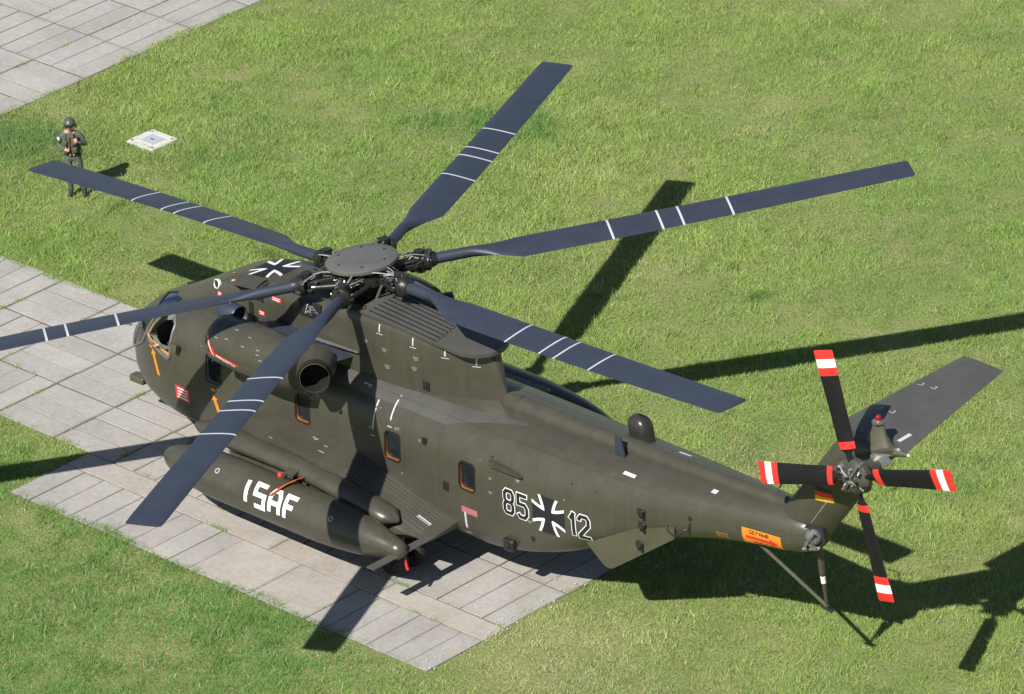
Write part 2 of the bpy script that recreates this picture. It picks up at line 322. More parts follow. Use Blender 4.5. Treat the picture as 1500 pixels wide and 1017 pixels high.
def make_grass():
    N = 4400000
    x = RNG.uniform(GX0, GX1, N); y = RNG.uniform(GY0, GY1, N)
    # the part of the field the camera can see, plus a margin
    qx = np.array([-21.5, .5, 25.5, 6.3]); qy = np.array([12.3, 30.5, 1.2, -14.2]); keep = np.ones(N, bool)
    for i in range(4):
        j = (i+1) % 4; keep &= ((qx[j]-qx[i])*(y-qy[i])-(qy[j]-qy[i])*(x-qx[i])) <= 0
    x = x[keep]; y = y[keep]
    w1 = fbm(x, y, 1.7, 5)*.085+RNG.normal(0, .02, len(x))
    def inside(r, e): return (x > r[0]+e) & (x < r[1]-e) & (y > r[2]+e) & (y < r[3]-e)
    e = .12+1.5*w1
    bad = inside(PATH, e) | inside(PAD, e) | inside(STAND, e) | inside(APRON, e)
    bad |= inside((PATH[0], PATH[1]+2, PATH[2]+.25, PATH[3]-.25), 0) | inside((PAD[0], PAD[1]-.25, PAD[2]+.25, PAD[3]+.5), 0)
    bad |= (np.abs((x+9.66)+(y-8.88)*.02) < .41+w1) & (np.abs(y-8.88) < .38+w1)
    x = x[~bad]; y = y[~bad]
    wx, wy = [], []       # weeds in the paving joints
    for jx, ja, jb, n_ in ((-2.39, -2.3, 2.7, 5), (-.62, -2.3, 2, 4), (1.16, -2.3, 0, 5), (-5.94, 0, 2.7, 4), (-4.17, -2.3, 2.7, 3), (8.9, -4.4, -3, 2), (-15.2, 8, 14, 5), (-17, 10, 14, 3)):
        for q in range(n_): cy = RNG.uniform(ja, jb); k_ = RNG.integers(15, 90); wx.append(RNG.normal(jx, .025, k_)); wy.append(RNG.normal(cy, .09, k_))
    for jy, ja, jb, n_ in ((-2.35, 2, 11, 8), (-2.97, 1, 12, 5), (-.62, -4.1, -2.4, 3)):
        for q in range(n_): cx_ = RNG.uniform(ja, jb); k_ = RNG.integers(15, 90); wx.append(RNG.normal(cx_, .10, k_)); wy.append(RNG.normal(jy, .022, k_))
    x = np.concatenate([x]+wx); y = np.concatenate([y]+wy); N = len(x)
    big = fbm(x, y, .33, 11); mid = fbm(x, y, 1.1, 12); fine = fbm(x, y, 4.2, 13); dry = fbm(x, y, .75, 14)
    dens = np.clip(.86+.16*mid+.2*fine, .25, 1); k = RNG.random(N) < dens
    x, y, big, mid, fine, dry = [q[k] for q in (x, y, big, mid, fine, dry)]; N = len(x)
    h = (.055+.018*np.clip(mid, -1, 1.3)+.016*fine+.008*big)*RNG.lognormal(0, .36, N); h = np.clip(h*(1+.35*np.exp(-(((x+7)/7)**2+((y-10)/7)**2)))*(1-.3*np.exp(-(((x-14.2)/3.2)**2+((y+2.6)/2.4)**2)))*(1+.9*np.clip(fbm(x, y, 2.6, 33)-.85, 0, 1)), .02, .26)
    tall = RNG.random(N) < .010; h = np.where(tall, h*1.8, h)
    az = RNG.uniform(0, 2*np.pi, N); lean = RNG.uniform(.2, 1.3, N)*h
    lx = np.cos(az)*lean + .012*h/.1*np.cos(1.0+3*mid); ly = np.sin(az)*lean + .012*h/.1*np.sin(1.0+3*mid)
    ba = RNG.uniform(0, 2*np.pi, N); bw = RNG.uniform(.0042, .0092, N)*(.75+h*3)
    z0 = np.full(N, -.024)
    V = np.empty((N, 3, 3)); V[:, 0] = np.stack([x-np.cos(ba)*bw, y-np.sin(ba)*bw, z0], 1); V[:, 1] = np.stack([x+np.cos(ba)*bw, y+np.sin(ba)*bw, z0], 1)
    V[:, 2] = np.stack([x+lx, y+ly, z0+h], 1)
    green = np.array([.172, .290, .062]); lush = np.array([.100, .230, .052]); yel = np.array([.280, .362, .105]); straw = np.array([.47, .42, .26])
    r = RNG.random(N)
    c = green[None]*np.ones((N, 1))
    a = np.clip(.38+.30*big+.25*fine+RNG.normal(0, .30, N), 0, 1)[:, None]; c = c*(1-a)+yel*a
    blue = fbm(x, y, .55, 21)
    a = np.clip(1.4*(blue-.62)+RNG.normal(0, .15, N), 0, .85)[:, None]; c = c*(1-a)+lush*a
    near = np.clip((-y-2.2)/2.0, 0, 1)*np.clip((12.5-x)/3, 0, 1)      # lush strip in front of the pad
    a = np.clip(near*.85+RNG.normal(0, .15, N)*near, 0, .9)[:, None]; c = c*(1-a)+lush*a
    bare = np.exp(-(((x-13.8)/2.8)**2+((y+2.8)/2.2)**2))*1.0+np.clip(dry-.9, 0, 1)*.8
    a = np.clip((r < .07+.10*np.clip(dry, 0, 2)+.30*np.clip(fbm(x, y, 1.9, 41)-.7, 0, 1)+.75*bare).astype(float)*RNG.uniform(.5, 1, N), 0, 1)[:, None]; c = c*(1-a)+straw*a
    wet = np.exp(-(((x+12.2)/1.6)**2+((y-7.2)/1.1)**2)); a = (np.clip(wet*1.3, 0, .9)*RNG.uniform(.5, 1, N))[:, None]; c = c*(1-a)+np.array([.07, .16, .055])*a
    c *= (RNG.uniform(.74, 1.30, N)*(1.16+.09*np.clip(fbm(x, y, 1.5, 31), -1.5, 1.5)+.09*np.clip(fbm(x, y, 5.5, 32), -1.5, 1.5)))[:, None]
    clump = np.clip(fbm(x, y, 2.6, 33)-.85, 0, 1)[:, None]; c = c*(1-.8*clump)+np.array([.085, .19, .04])*.8*clump
    c = np.clip(c, 0, 1)
    me = bpy.data.meshes.new('grass'); me.vertices.add(N*3); me.loops.add(N*3); me.polygons.add(N)
    me.vertices.foreach_set('co', V.ravel()); me.loops.foreach_set('vertex_index', np.arange(N*3, dtype=np.int32))
    me.polygons.foreach_set('loop_start', np.arange(0, N*3, 3, dtype=np.int32))
    me.update(calc_edges=True)
    at = me.attributes.new('tint', 'FLOAT_COLOR', 'POINT')
    cc = np.ones((N, 3, 4)); cc[:, :, :3] = c[:, None]; at.data.foreach_set('color', cc.ravel())
    me.materials.append(grass_mat()); o = link('grass', me)
    tag(o, 'spring grass covering the airfield around the concrete paths', 'grass', kind='stuff'); print('grass', N)
make_grass()

# ------------------------------------------------------------------ the helicopter
HX, HZ = 6.45, 4.934
heli = empty('transport_helicopter', (9, 0, 0), 'large olive military transport helicopter with six main rotor blades parked on the concrete pad', 'helicopter')
def part(mb, name, mats, smooth=35, parent=None): return mb.build(name, mats, parent or heli, smooth)

FT = [  # x, w, zb, zt, fz, et, eb
 (0.00, .05, 1.50, 1.62, .5, 2.0, 2.0), (.05, .34, 1.22, 1.98, .5, 2.1, 2.1), (.18, .60, 1.00, 2.30, .48, 2.2, 2.3), (.42, .84, .86, 2.62, .46, 2.3, 2.5),
 (.80, 1.05, .77, 2.88, .45, 2.5, 3.0), (1.3, 1.20, .72, 3.06, .45, 2.7, 3.6), (2.0, 1.31, .69, 3.18, .45, 2.9, 4.4), (3.0, 1.35, .68, 3.28, .46, 3.1, 5.0),
 (10.6, 1.35, .68, 3.30, .46, 3.1, 5.0), (11.4, 1.34, .76, 3.30, .46, 3.0, 4.4), (12.3, 1.28, .98, 3.31, .46, 2.9, 3.8), (13.3, 1.17, 1.38, 3.33, .46, 2.8, 3.3),
 (14.3, 1.02, 1.80, 3.36, .48, 2.7, 3.0), (15.3, .86, 2.16, 3.39, .48, 2.7, 2.8), (16.3, .70, 2.42, 3.42, .48, 2.7, 2.7), (17.2, .57, 2.56, 3.45, .48, 2.7, 2.7),
 (17.9, .47, 2.64, 3.46, .48, 2.6, 2.6), (18.25, .37, 2.76, 3.42, .5, 2.4, 2.4), (18.40, .20, 2.95, 3.30, .5, 2.2, 2.2)]
fus = MB().loft(table_loft(FT, .22, 56)); FB = bvh_of(fus)

# cut: cockpit cavity, side window openings, cabin window recesses
def cutter(mb, m): return mb.mesh('cut', m, 0)
def rounded(cx, cz, wx, wz, r, lean=0, n=4):
    P = []
    for sx, sz, a0 in ((1, 1, 0), (-1, 1, 90), (-1, -1, 180), (1, -1, 270)):
        for k in range(n+1):
            a = rad(a0+90*k/n); z = sz*(wz/2-r)+r*math.sin(a); P.append((cx+sx*(wx/2-r)+r*math.cos(a)+lean*z, cz+z))
    return P
WIN = [(5.84, 2.28, .38, .56), (8.34, 2.25, .40, .56), (10.36, 2.24, .40, .56)]
def side_y(x, z, s=-1):
    h = FB.ray_cast(Vector((x, s*5, z)), Vector((0, -s, 0))); return h[0].y if h[0] else s*1.3
cuts = []
for s in (-1, 1):
    for x, z, a, b in WIN + [(3.30, 2.36, .42, .60)]:
        yy = s*(abs(side_y(x, z, s))+.1); d = -s*.20
        cuts.append(cutter(MB().prism([(px, yy, pz) for px, pz in rounded(x, z, a, b, .09)], (0, d, 0)), M_inner if x < 4 else M_orin))
    cw = [(1.14, 2.42), (1.24, 2.30), (1.92, 2.15), (1.99, 2.22), (1.98, 2.84), (1.80, 2.98), (1.58, 2.98), (1.50, 2.92)]
    cuts.append(cutter(MB().prism([(px, s*1.7, pz) for px, pz in cw], (0, -s*.9, 0)), M_inner))
cav = MB().loft([sring(px, ww, zb, zt, .45, 3, 4, 20) for px, ww, zb, zt in ((.95, .85, 1.25, 2.6), (1.4, 1.05, 1.15, 2.85), (2.0, 1.18, 1.1, 3.0), (2.9, 1.22, 1.1, 3.05))])
cuts.append(cutter(cav, M_inner))
fus_me = fus.mesh('fuselage', [M_ol, M_inner, M_orin], 40)
fuselage = link('fuselage', fus_me, heli)
tmp = []
for i, c in enumerate(cuts):
    o = bpy.data.objects.new('cutter', c); COL.objects.link(o); tmp.append(o)
    md = fuselage.modifiers.new('cut%d' % i, 'BOOLEAN'); md.object = o; md.operation = 'DIFFERENCE'; md.solver = 'EXACT'
    md.material_mode = 'TRANSFER'
dg = bpy.context.evaluated_depsgraph_get(); dg.update()
nm = bpy.data.meshes.new_from_object(fuselage.evaluated_get(dg)); fuselage.modifiers.clear(); fuselage.data = nm
for o in tmp: bpy.data.objects.remove(o, do_unlink=True)
nm.polygons.foreach_set('use_smooth', [True]*len(nm.polygons)); nm.set_sharp_from_angle(angle=rad(30))

# decals laid on a surface
def project(cells, bvh, fn, off):
    """cells: quads of (a,b); fn(a,b)->(origin, dir). returns verts, faces on the surface"""
    V, F = [], []
    for qi, q in enumerate(cells):
        q = [Vector((p[0], p[1], 0)) for p in q]
        nu = max(1, int(max((q[1]-q[0]).length, (q[2]-q[3]).length)/.06)); nv = max(1, int(max((q[3]-q[0]).length, (q[2]-q[1]).length)/.06)); base = len(V); ok = True
        for j in range(nv+1):
            for i in range(nu+1):
                s, t = i/nu, j/nv; p = q[0]*(1-s)*(1-t)+q[1]*s*(1-t)+q[2]*s*t+q[3]*(1-s)*t
                o, d = fn(p.x, p.y); h = bvh.ray_cast(Vector(o), Vector(d))
                if h[0] is None: ok = False; V.append(tuple(o)); continue
                nn = h[1] if h[1].dot(Vector(d)) < 0 else -h[1]
                V.append(tuple(h[0]+nn*(off+.0004*qi)))
        if not ok: del V[base:]; continue
        F += [(base+j*(nu+1)+i, base+j*(nu+1)+i+1, base+(j+1)*(nu+1)+i+1, base+(j+1)*(nu+1)+i) for j in range(nv) for i in range(nu)]
    return V, F
PORT = lambda a, b: ((a, -6, b), (0, 1, 0))
TOPD = lambda a, b: ((a, b, 9), (0, 0, -1))
def decal(name, layers, bvh, fn, parent=None, label=None):
    """layers: list of (cells, material, offset)"""
    mb = MB(); mats = []
    for k, (cells, m, off) in enumerate(layers):
        V, F = project(cells, bvh, fn, off); mb.add(V, F, k); mats.append(m)
    me = bpy.data.meshes.new(name); me.from_pydata(mb.v, [], mb.f); 
    for m in mats: me.materials.append(m)
    me.polygons.foreach_set('material_index', mb.mi); me.polygons.foreach_set('use_smooth', [True]*len(me.polygons)); me.update()
    o = link(name, me, parent or heli)
    if label: o['label'] = label
    return o
def rect(x, z, wx, wz, sl=0.0): return [(x-wx/2, z-wz/2-sl*wx/2), (x+wx/2, z-wz/2+sl*wx/2), (x+wx/2, z+wz/2+sl*wx/2), (x-wx/2, z+wz/2-sl*wx/2)]
def stroke(P, wd, closed=False, ext=0.0):
    """quads along a polyline, mitred at the bends; ext lengthens the free ends"""
    out = []; P = [Vector((p[0], p[1])) for p in P]; n = len(P)
    def turn(i):
        if closed or 0 < i < n-1:
            a = (P[i % n]-P[(i-1) % n]).normalized(); b = (P[(i+1) % n]-P[i % n]).normalized(); t = math.acos(max(-1, min(1, a.dot(b)))); return min(.5, .5*math.tan(t/2))*wd
        return ext*wd
    for i in range(n if closed else n-1):
        a, b = P[i], P[(i+1) % n]; d = (b-a).normalized(); nn = Vector((-d.y, d.x))*wd/2; a2 = a-d*turn(i); b2 = b+d*turn(i+1)
        out.append([tuple(a2-nn), tuple(b2-nn), tuple(b2+nn), tuple(a2+nn)])
    return out
GL = {  # stroke glyphs on a 1 x 1.6 box
 '8': [[(.2,.8),(0,1.0),(0,1.4),(.2,1.6),(.8,1.6),(1,1.4),(1,1.0),(.8,.8),(.2,.8),(0,.6),(0,.2),(.2,0),(.8,0),(1,.2),(1,.6),(.8,.8)]],
 '5': [[(1,1.6),(0,1.6),(0,.95),(.75,.95),(1,.7),(1,.25),(.75,0),(.2,0),(0,.2)]],
 '1': [[(.15,1.2),(.5,1.6),(.5,0)]],
 '2': [[(0,1.25),(0,1.4),(.2,1.6),(.8,1.6),(1,1.4),(1,1.0),(0,.15),(0,0),(1,0)]],
 'I': [[(.3,0),(.3,1.6)]], 'S': [[(1,1.6),(0,1.6),(0,.85),(1,.85),(1,0),(0,0)]], 'A': [[(0,0),(0,1.2),(.25,1.6),(.75,1.6),(1,1.2),(1,0)],[(0,.7),(1,.7)]], 'F': [[(0,0),(0,1.6),(1,1.6)],[(0,.85),(.8,.85)]],
 'G': [[(1,1.6),(0,1.6),(0,0),(1,0),(1,.8),(.5,.8)]], 'E': [[(1,1.6),(0,1.6),(0,0),(1,0)],[(0,.8),(.8,.8)]], 'H': [[(0,0),(0,1.6)],[(1,0),(1,1.6)],[(0,.8),(1,.8)]], 'R': [[(0,0),(0,1.6),(1,1.6),(1,.8),(0,.8)],[(.4,.8),(1,0)]],
 'T': [[(0,1.6),(1,1.6)],[(.5,1.6),(.5,0)]], 'W': [[(0,1.6),(.25,0),(.5,1.2),(.75,0),(1,1.6)]], 'K': [[(0,0),(0,1.6)],[(1,1.6),(0,.8),(1,0)]], 'U': [[(0,1.6),(0,0),(1,0),(1,1.6)]], 'B': [[(0,0),(0,1.6),(.9,1.6),(.9,.8),(0,.8)],[(.9,.8),(1,.8),(1,0),(0,0)]], 'L': [[(0,1.6),(0,0),(1,0)]], 'N': [[(0,0),(0,1.6),(1,0),(1,1.6)]], 'D': [[(0,0),(0,1.6),(.7,1.6),(1,1.2),(1,.4),(.7,0),(0,0)]], 'O': [[(0,0),(0,1.6),(1,1.6),(1,0),(0,0)]], ' ': []}
def word(txt, x, z, wd, ht, gap, th, slope=0.0, shear=0.0, ext=0.0):
    out = []; c = x
    for ch in txt:
        for pl in GL.get(ch, []):
            out += stroke([(c+px*wd+shear*pz/1.6*ht, z+pz/1.6*ht+slope*(c+px*wd-x)) for px, pz in pl], th, ext=ext)
        c += (wd*.62 if ch in '1I' else wd)+gap
    return out

def iron_cross(cx, cz, R, sl=0.0, shx=0.0):
    """tapered cross with white flanks; arms flare towards their ends"""
    blk, wht = [], []; a, b, wv = .10*R/.5, .235*R/.5, .085*R/.5
    def T(u, v): return (cx+u+shx*v, cz+v+sl*u)
    for k in range(4):
        c, s = (1, 0, -1, 0)[k], (0, 1, 0, -1)[k]
        rot = lambda u, v: T(u*c-v*s, u*s+v*c)
        n = 5
        for i in range(n):
            u0, u1 = R*i/n, R*(i+1)/n
            hw = lambda u: a+(b-a)*max(0, (u/R-.15)/.85)**1.6
            blk.append([rot(u0, -hw(u0)), rot(u1, -hw(u1)), rot(u1, hw(u1)), rot(u0, hw(u0))])
            if u1 > R*.3:
                st = max(u0, a+wv*.2)
                for sg in (1, -1):
                    wht.append([rot(st, sg*hw(st)), rot(u1, sg*hw(u1)), rot(u1, sg*(hw(u1)+wv)), rot(st, sg*(hw(st)+wv))])
    return blk, wht

# --- side markings
blk, wht = iron_cross(12.44, 2.05, .385, sl=-.04)
decal('cross_emblem', [(wht, M_white, .004), (blk, M_ink, .006)], FB, PORT)
for tx, x0, z0 in (('85', 11.36, 1.83), ('12', 12.93, 1.80)):
    for i, ch in enumerate(tx):
        c = x0+i*.345-(.10 if tx == '12' and i else 0)
        decal('number', [(word(ch, c, z0, .21, .46, 0, .110, -.02, ext=.18), M_white, .004), (word(ch, c, z0, .21, .46, 0, .072, -.02), M_ink, .010)], FB, PORT)
def placard(x, z, wx, wz, m=None, rows=4, ink=None, bvh=None, fn=PORT, sl=0.0):
    cells = []
    for r in range(rows):
        zz = z+wz/2-wz*(r+.8)/(rows+.6); cells.append(rect(x+random.uniform(-.03, .03)*wx, zz, wx*random.uniform(.6, .86), wz*.42/(rows+.6), sl))
    return decal('placard', [([rect(x, z, wx, wz, sl)], m or M_redT, .004), (cells, ink or M_white, .0075)], bvh or FB, fn)
placard(2.31, 1.50, .42, .30)
placard(10.38, 1.50, .42, .13, M_pink, 2, M_pink)
for x, z, L_ in ((1.46, 1.92, .56), (3.34, 1.55, .48)):     # rescue arrows
    dx, dz = -.34, .94
    P0 = (x-dx*L_/2, z-dz*L_/2); P1 = (x+dx*L_*.30, z+dz*L_*.30); tip = (x+dx*L_/2, z+dz*L_/2)
    head = [(P1[0]-.085, P1[1]-.03), (P1[0]+.085, P1[1]+.03), tip, tip]
    decal('rescue_arrow', [(stroke([P0, P1], .085, ext=0)+[head], M_org, .004)], FB, PORT)
decal('orange_mark', [([rect(3.27, 1.90, .13, .045, -.1)], M_org, .004)], FB, PORT)
decal('orange_mark', [([rect(1.29, 2.20, .09, .035, -.3)], M_org, .004)], FB, PORT)
for x, z, a, b in ((7.80, 2.72, .035, .56), (10.26, 1.28, .05, .36), (8.24, 2.95, .035, .40)):
    decal('white_stripe', [([rect(x, z, a, b)], M_stripe, .004)], FB, PORT)
    decal('white_stripe', [([rect(x, z-b/2-.12, .12, .016)], M_stripe, .004)], FB, PORT)
decal('walkway_panel', [([[(6.2, -1.08), (9.6, -1.08), (9.6, -.66), (6.2, -.80)], [(9.6, -1.08), (11.3, -.50), (11.2, -.42), (9.6, -.66)]], M_roof, .004)], FB, TOPD)
placard(17.28, 2.84, .86, .34, M_org, 0)
decal('danger_lettering', [(word('GEFAHR', 17.02, 2.915, .050, .066, .024, .012), M_ink, .0085), (stroke([(16.93, 2.83), (17.47, 2.83)], .062, ext=0)+[[(17.47, 2.76), (17.47, 2.76), (17.64, 2.83), (17.47, 2.90)]], M_red, .0085),
      ([rect(17.12+i*.11, 2.735, .08, .018) for i in range(4)]+[rect(17.18+i*.11, 2.70, .08, .014) for i in range(2)], M_ink, .0085)], FB, PORT)
decal('caution_lettering', [([rect(16.30+(i % 3)*.09, 2.74-.045*(i//3), .075, .02) for i in range(9)], mat('faded_gold', (.36, .20, .02), .6), .005)], FB, PORT)
for x, y, a, b, s in ((14.10, -.70, .30, .07, 0), (14.50, .42, .30, .06, 0), (16.0, -.40, .13, .10, 0), (7.35, -.95, .24, .05, 0)):
    decal('white_mark', [([rect(x, y, a, b)], M_stripe, .004)], FB, TOPD)
random.seed(21)
for i in range(20):      # stencilled service notes and small fittings' paint
    x = random.uniform(3.0, 14.5); z = random.uniform(1.5, 2.9); q = random.choice((.05, .07, .10))
    decal('stencil_note', [([rect(x, z, q, .016), rect(x, z-.03, q*.7, .013)], M_note, .004)], FB, PORT)

# --- cabin windows
for s in (-1, 1):
    for x, z, a, b in WIN + [(3.30, 2.36, .42, .60)]:
        yy = abs(side_y(x, z, s)); n = 5
        P = rounded(x, z, a-.004, b-.004, .088); P2 = rounded(x, z, a+.05, b+.05, .11)
        wn = part(MB().prism([(px, s*(yy-.055), pz) for px, pz in P], (0, -s*.015, 0)), 'window', M_glass, 0)
        fr = MB(); k = len(P)
        pr = lambda Q, o_: [(px, s*(abs(side_y(px, pz, s))+o_), pz) for px, pz in Q]
        A, B_, C_ = pr(P2, -.01), pr(P2, .014), pr(P, .014)
        fr.loft([A, B_, C_, [(p[0], p[1]-s*.02, p[2]) for p in C_]], False, False); part(fr, 'window_frame', M_dark, 40, wn)
# --- cockpit glazing and door
def surf_patch(poly, off, m, name, thick=.02, n=10, parent=None, fn=PORT, bvh=None):
    """a curved plate lying on the fuselage: poly is a quad in (a,b)"""
    V, F = project([poly], bvh or FB, fn, off); mb = MB(); mb.add(V, F); return mb.build(name, m, parent or heli, 60)
def rim(P, off, r, m, name, parent=None, fn=PORT, closed=True, bvh=None):
    Q = []
    PP = P+[P[0]] if closed else P
    for a, b in zip(PP[:-1], PP[1:]):
        k = max(1, int((Vector(b)-Vector(a)).length/.1))
        for i in range(k): Q.append((a[0]+(b[0]-a[0])*i/k, a[1]+(b[1]-a[1])*i/k))
    Q.append(PP[-1]); pts = []
    for a, b in Q:
        o, d = fn(a, b); h = (bvh or FB).ray_cast(Vector(o), Vector(d))
        if h[0]: nn = h[1] if h[1].dot(Vector(d)) < 0 else -h[1]; pts.append(h[0]+nn*off)
    return MB().tube(pts, r, 8).build(name, m, parent or heli, 60)
M_frame = mat('frame_grey', (.16, .16, .15), .4, metal=.3)
for s in (-1, 1):
    FN = (lambda a, b: ((a, -6, b), (0, 1, 0))) if s < 0 else (lambda a, b: ((a, 6, b), (0, -1, 0)))
    rim(cw, .006, .030, M_frame, 'cockpit_window_frame', fn=FN)
    # quarter light and windscreen
    qp = [(.40, 1.80), (.96, 2.16), (1.30, 2.90), (.78, 2.68)]
    surf_patch(qp, .008, M_glass, 'quarter_window', fn=FN); rim(qp, .012, .024, M_frame, 'window_frame', fn=FN)
    TOPS = (lambda a, b: ((a, b, 9), (0, 0, -1)))
    ey = [(.95, s*.25), (1.55, s*.30), (1.62, s*.78), (1.12, s*.72)]
    surf_patch(ey, .008, M_glassB, 'eyebrow_window', fn=TOPS); rim(ey, .012, .022, M_dark, 'window_frame', fn=TOPS)
FRONT = lambda a, b: ((-3, a, b), (1, 0, 0))
for s in (-1, 1):
    ws = [(s*.04, 1.72), (s*.72, 1.78), (s*.80, 2.42), (s*.04, 2.50)]
    surf_patch(ws, .008, M_glass, 'windscreen', fn=FRONT); rim(ws, .012, .028, M_frame, 'window_frame', fn=FRONT)
    ch = [(s*.12, 1.05), (s*.45, 1.12), (s*.50, 1.48), (s*.12, 1.50)]
    surf_patch(ch, .008, M_glass, 'chin_window', fn=FRONT)
    part(MB().tube([(.30, s*.5, 2.42), (.22, s*.32, 2.25), (.12, s*.22, 1.95)], .012, 5), 'wiper', M_black)
b = MB(); b.tube([(1.20, -1.12, 2.42), (1.30, -1.15, 2.33), (1.92, -1.22, 2.20)], .011, 8); b.tube([(1.36, -1.16, 2.26), (1.92, -1.20, 2.14)], .013, 8); b.tube([(1.20, -1.10, 2.44), (1.34, -1.08, 2.68)], .010, 8)
part(b, 'orange_window_rail', M_org)
b = MB(); b.box((1.80, -.72, 1.90), (.5, .5, .12), bev=.04); b.box((2.14, -.72, 2.30), (.12, .5, .8), bev=.04); part(b, 'pilot_seat', M_black)
b = MB(); b.box((1.08, 0, 1.72), (.25, 1.7, .55), bev=.05); part(b, 'instrument_panel', M_black)
b = MB(); b.prism([(2.04, -1.30, 2.55), (2.34, -1.32, 2.57), (2.30, -1.33, 2.40), (2.24, -1.33, 2.38)], (0, -.09, .05)); part(b, 'mirror_vane', M_olL)
b = MB(); b.box((.22, -.62, .92), (.40, .22, .14), bev=.02); part(b, 'nose_sensor_box', M_olL)
b = MB(); b.cyl((.02, -.55, 2.05), (-.22, -.55, 2.02), .02); b.cyl((-.22, -.55, 2.02), (-.27, -.55, 2.02), .045); part(b, 'probe', M_black)
b = MB(); b.cyl((.20, -.70, 2.22), (.12, -.78, 2.22), .05); part(b, 'nose_lamp', M_silver)

# --- doghouse: the long fairing carrying the transmission
DT = [(.75, .30, 2.2, 2.86, .4, 2.6, 4), (1.2, .48, 2.2, 3.07, .4, 2.8, 4), (1.8, .60, 2.3, 3.38, .5, 3.2, 4), (2.5, .70, 2.5, 3.76, .55, 3.6, 4), (3.1, .76, 2.6, 4.05, .6, 4.2, 4), (3.8, .79, 2.6, 4.24, .6, 5, 4),
      (4.8, .80, 2.6, 4.36, .6, 6, 4), (5.7, .80, 2.6, 4.42, .6, 7, 4), (6.6, .80, 2.6, 4.50, .6, 8, 4), (7.3, .79, 2.6, 4.55, .6, 9, 4), (8.3, .74, 2.6, 4.50, .6, 9, 4), (9.0, .60, 2.6, 4.42, .6, 8, 4), (9.5, .42, 2.6, 4.37, .6, 6, 4), (9.85, .26, 2.6, 4.33, .6, 4, 4), (9.98, .18, 2.6, 4.28, .6, 4, 4), (10.12, .10, 2.6, 3.9, .6, 3, 3), (10.28, .03, 2.6, 3.4, .6, 3, 3)]
dog = MB().loft(table_loft(DT, .18, 48)); DB = bvh_of(dog); doghouse = part(dog, 'transmission_fairing', M_ol, 40)
# rear lid with louvres
def lid_w(x): 
    t = (x-7.05)/(10.12-7.05); return .80*(1-.22*t)*math.sqrt(max(0, 1-max(0, (t-.80)/.20)**2))
lid = MB(); rings = []
for i in range(31):
    x = 7.05+(10.12-7.05)*(1-(1-i/30)**1.5); ww = max(.02, lid_w(x)); z = 4.61-.085*(x-7.05)+.012*math.sin((x-7)*.9)
    top = [(x, ww*c, z+.045*(1-c*c)) for c in (-1, -.92, -.7, -.4, 0, .4, .7, .92, 1)]
    bot = [(x, ww*.98*c, z-.075) for c in (1, .5, 0, -.5, -1)]
    rings.append(top+bot)
lid.loft(rings); LB = bvh_of(lid); lido = part(lid, 'rear_fairing_lid', M_roof, 40)
for i in range(11):      # louvre slots: raised dark slits between the lid's ribs
    y = -.70+.13*i; x0 = 7.25+.05*abs(i-5)*0; x1 = 9.05-.02*i
    V, F = project([[(x0, y), (x1, y*.93), (x1, y*.93+.035), (x0, y+.038)]], LB, TOPD, .003); mb = MB(); mb.add(V, F); mb.build('louvre_slot', M_black, lido, 0)
    V, F = project([[(x0, y+.055), (x1, y*.93+.05), (x1, y*.93+.105), (x0, y+.11)]], LB, TOPD, .018); V2, _ = project([[(x0, y+.055), (x1, y*.93+.05), (x1, y*.93+.105), (x0, y+.11)]], LB, TOPD, .001)
    mb = MB(); mb.add(V, F); n0 = len(V); mb.add(V2, [f[::-1] for f in F])
    # side skirts
    nu = max(1, int((x1-x0)/.06)); a = list(range(nu+1)); c = [len(V)-1-k for k in a][::-1]
    for row in (a, c):
        for k in range(len(row)-1): mb.f.append((row[k], row[k+1], row[k+1]+n0, row[k]+n0)); mb.mi.append(0)
    mb.build('louvre_slat', M_roof, lido, 20)
for x, z in ((7.6, 4.36), (8.45, 4.30), (9.15, 4.22), (9.75, 4.12)):
    decal('white_mark', [([rect(x, z, .03, .16), rect(x, z-.12, .16, .014)], M_stripe, .004)], DB, PORT)
for x, z in ((7.2, 4.0), (7.7, 3.95), (8.45, 3.75), (7.75, 3.6), (8.5, 3.98)):
    decal('stencil_note', [([rect(x, z-.03*k, .14-.03*k, .014) for k in range(3)], M_note, .004)], DB, PORT)
blk, wht = iron_cross(3.86, .02, .46)
decal('cross_emblem', [(wht, M_white, .004), (blk, M_ink, .006)], DB, TOPD)
for x, y in ((3.0, -.30), (3.32, -.62)):
    placard(x, y, .12, .05, None, 1, None, DB, TOPD)
for x, z, a, b in ((3.02, 3.72, .14, .10), (4.28, 3.70, .16, .10), (4.72, 4.12, .26, .09)): placard(x, z, a, b, None, 2, None, DB, PORT)
def dog_y(x, z):
    h = DB.ray_cast(Vector((x, -5, z)), Vector((0, 1, 0))); return h[0].y if h[0] else -.78
b = MB(); yq = dog_y(2.96, 3.86); b.revolve((2.88, yq+.04, 3.86), (-.15, -1, .25), [(0, .10), (.05, .10), (.062, .085), (.02, .08)], 20, False, False); pr_ = part(b, 'vent_ring', M_white)
b = MB(); b.revolve((2.88, yq+.04, 3.86), (-.15, -1, .25), [(.03, .08), (.035, .001)], 20, False, False); part(b, 'vent_bore', M_black, 0, pr_)
b = MB(); b.prism([(3.58, -.60, 4.22), (4.28, -.60, 4.33), (4.32, -.95, 4.27), (3.66, -.95, 4.19)], (0, 0, .045)); b.prism([(4.30, -.62, 4.33), (4.30, -.95, 4.275), (4.30, -.82, 3.95), (4.30, -.62, 3.95)], (.05, 0, 0)); b.prism([(3.60, -.62, 4.21), (3.67, -.93, 4.19), (3.92, -.82, 3.98), (3.80, -.62, 3.98)], (-.04, 0, 0)); sc = part(b, 'air_scoop', M_ol2, 0)
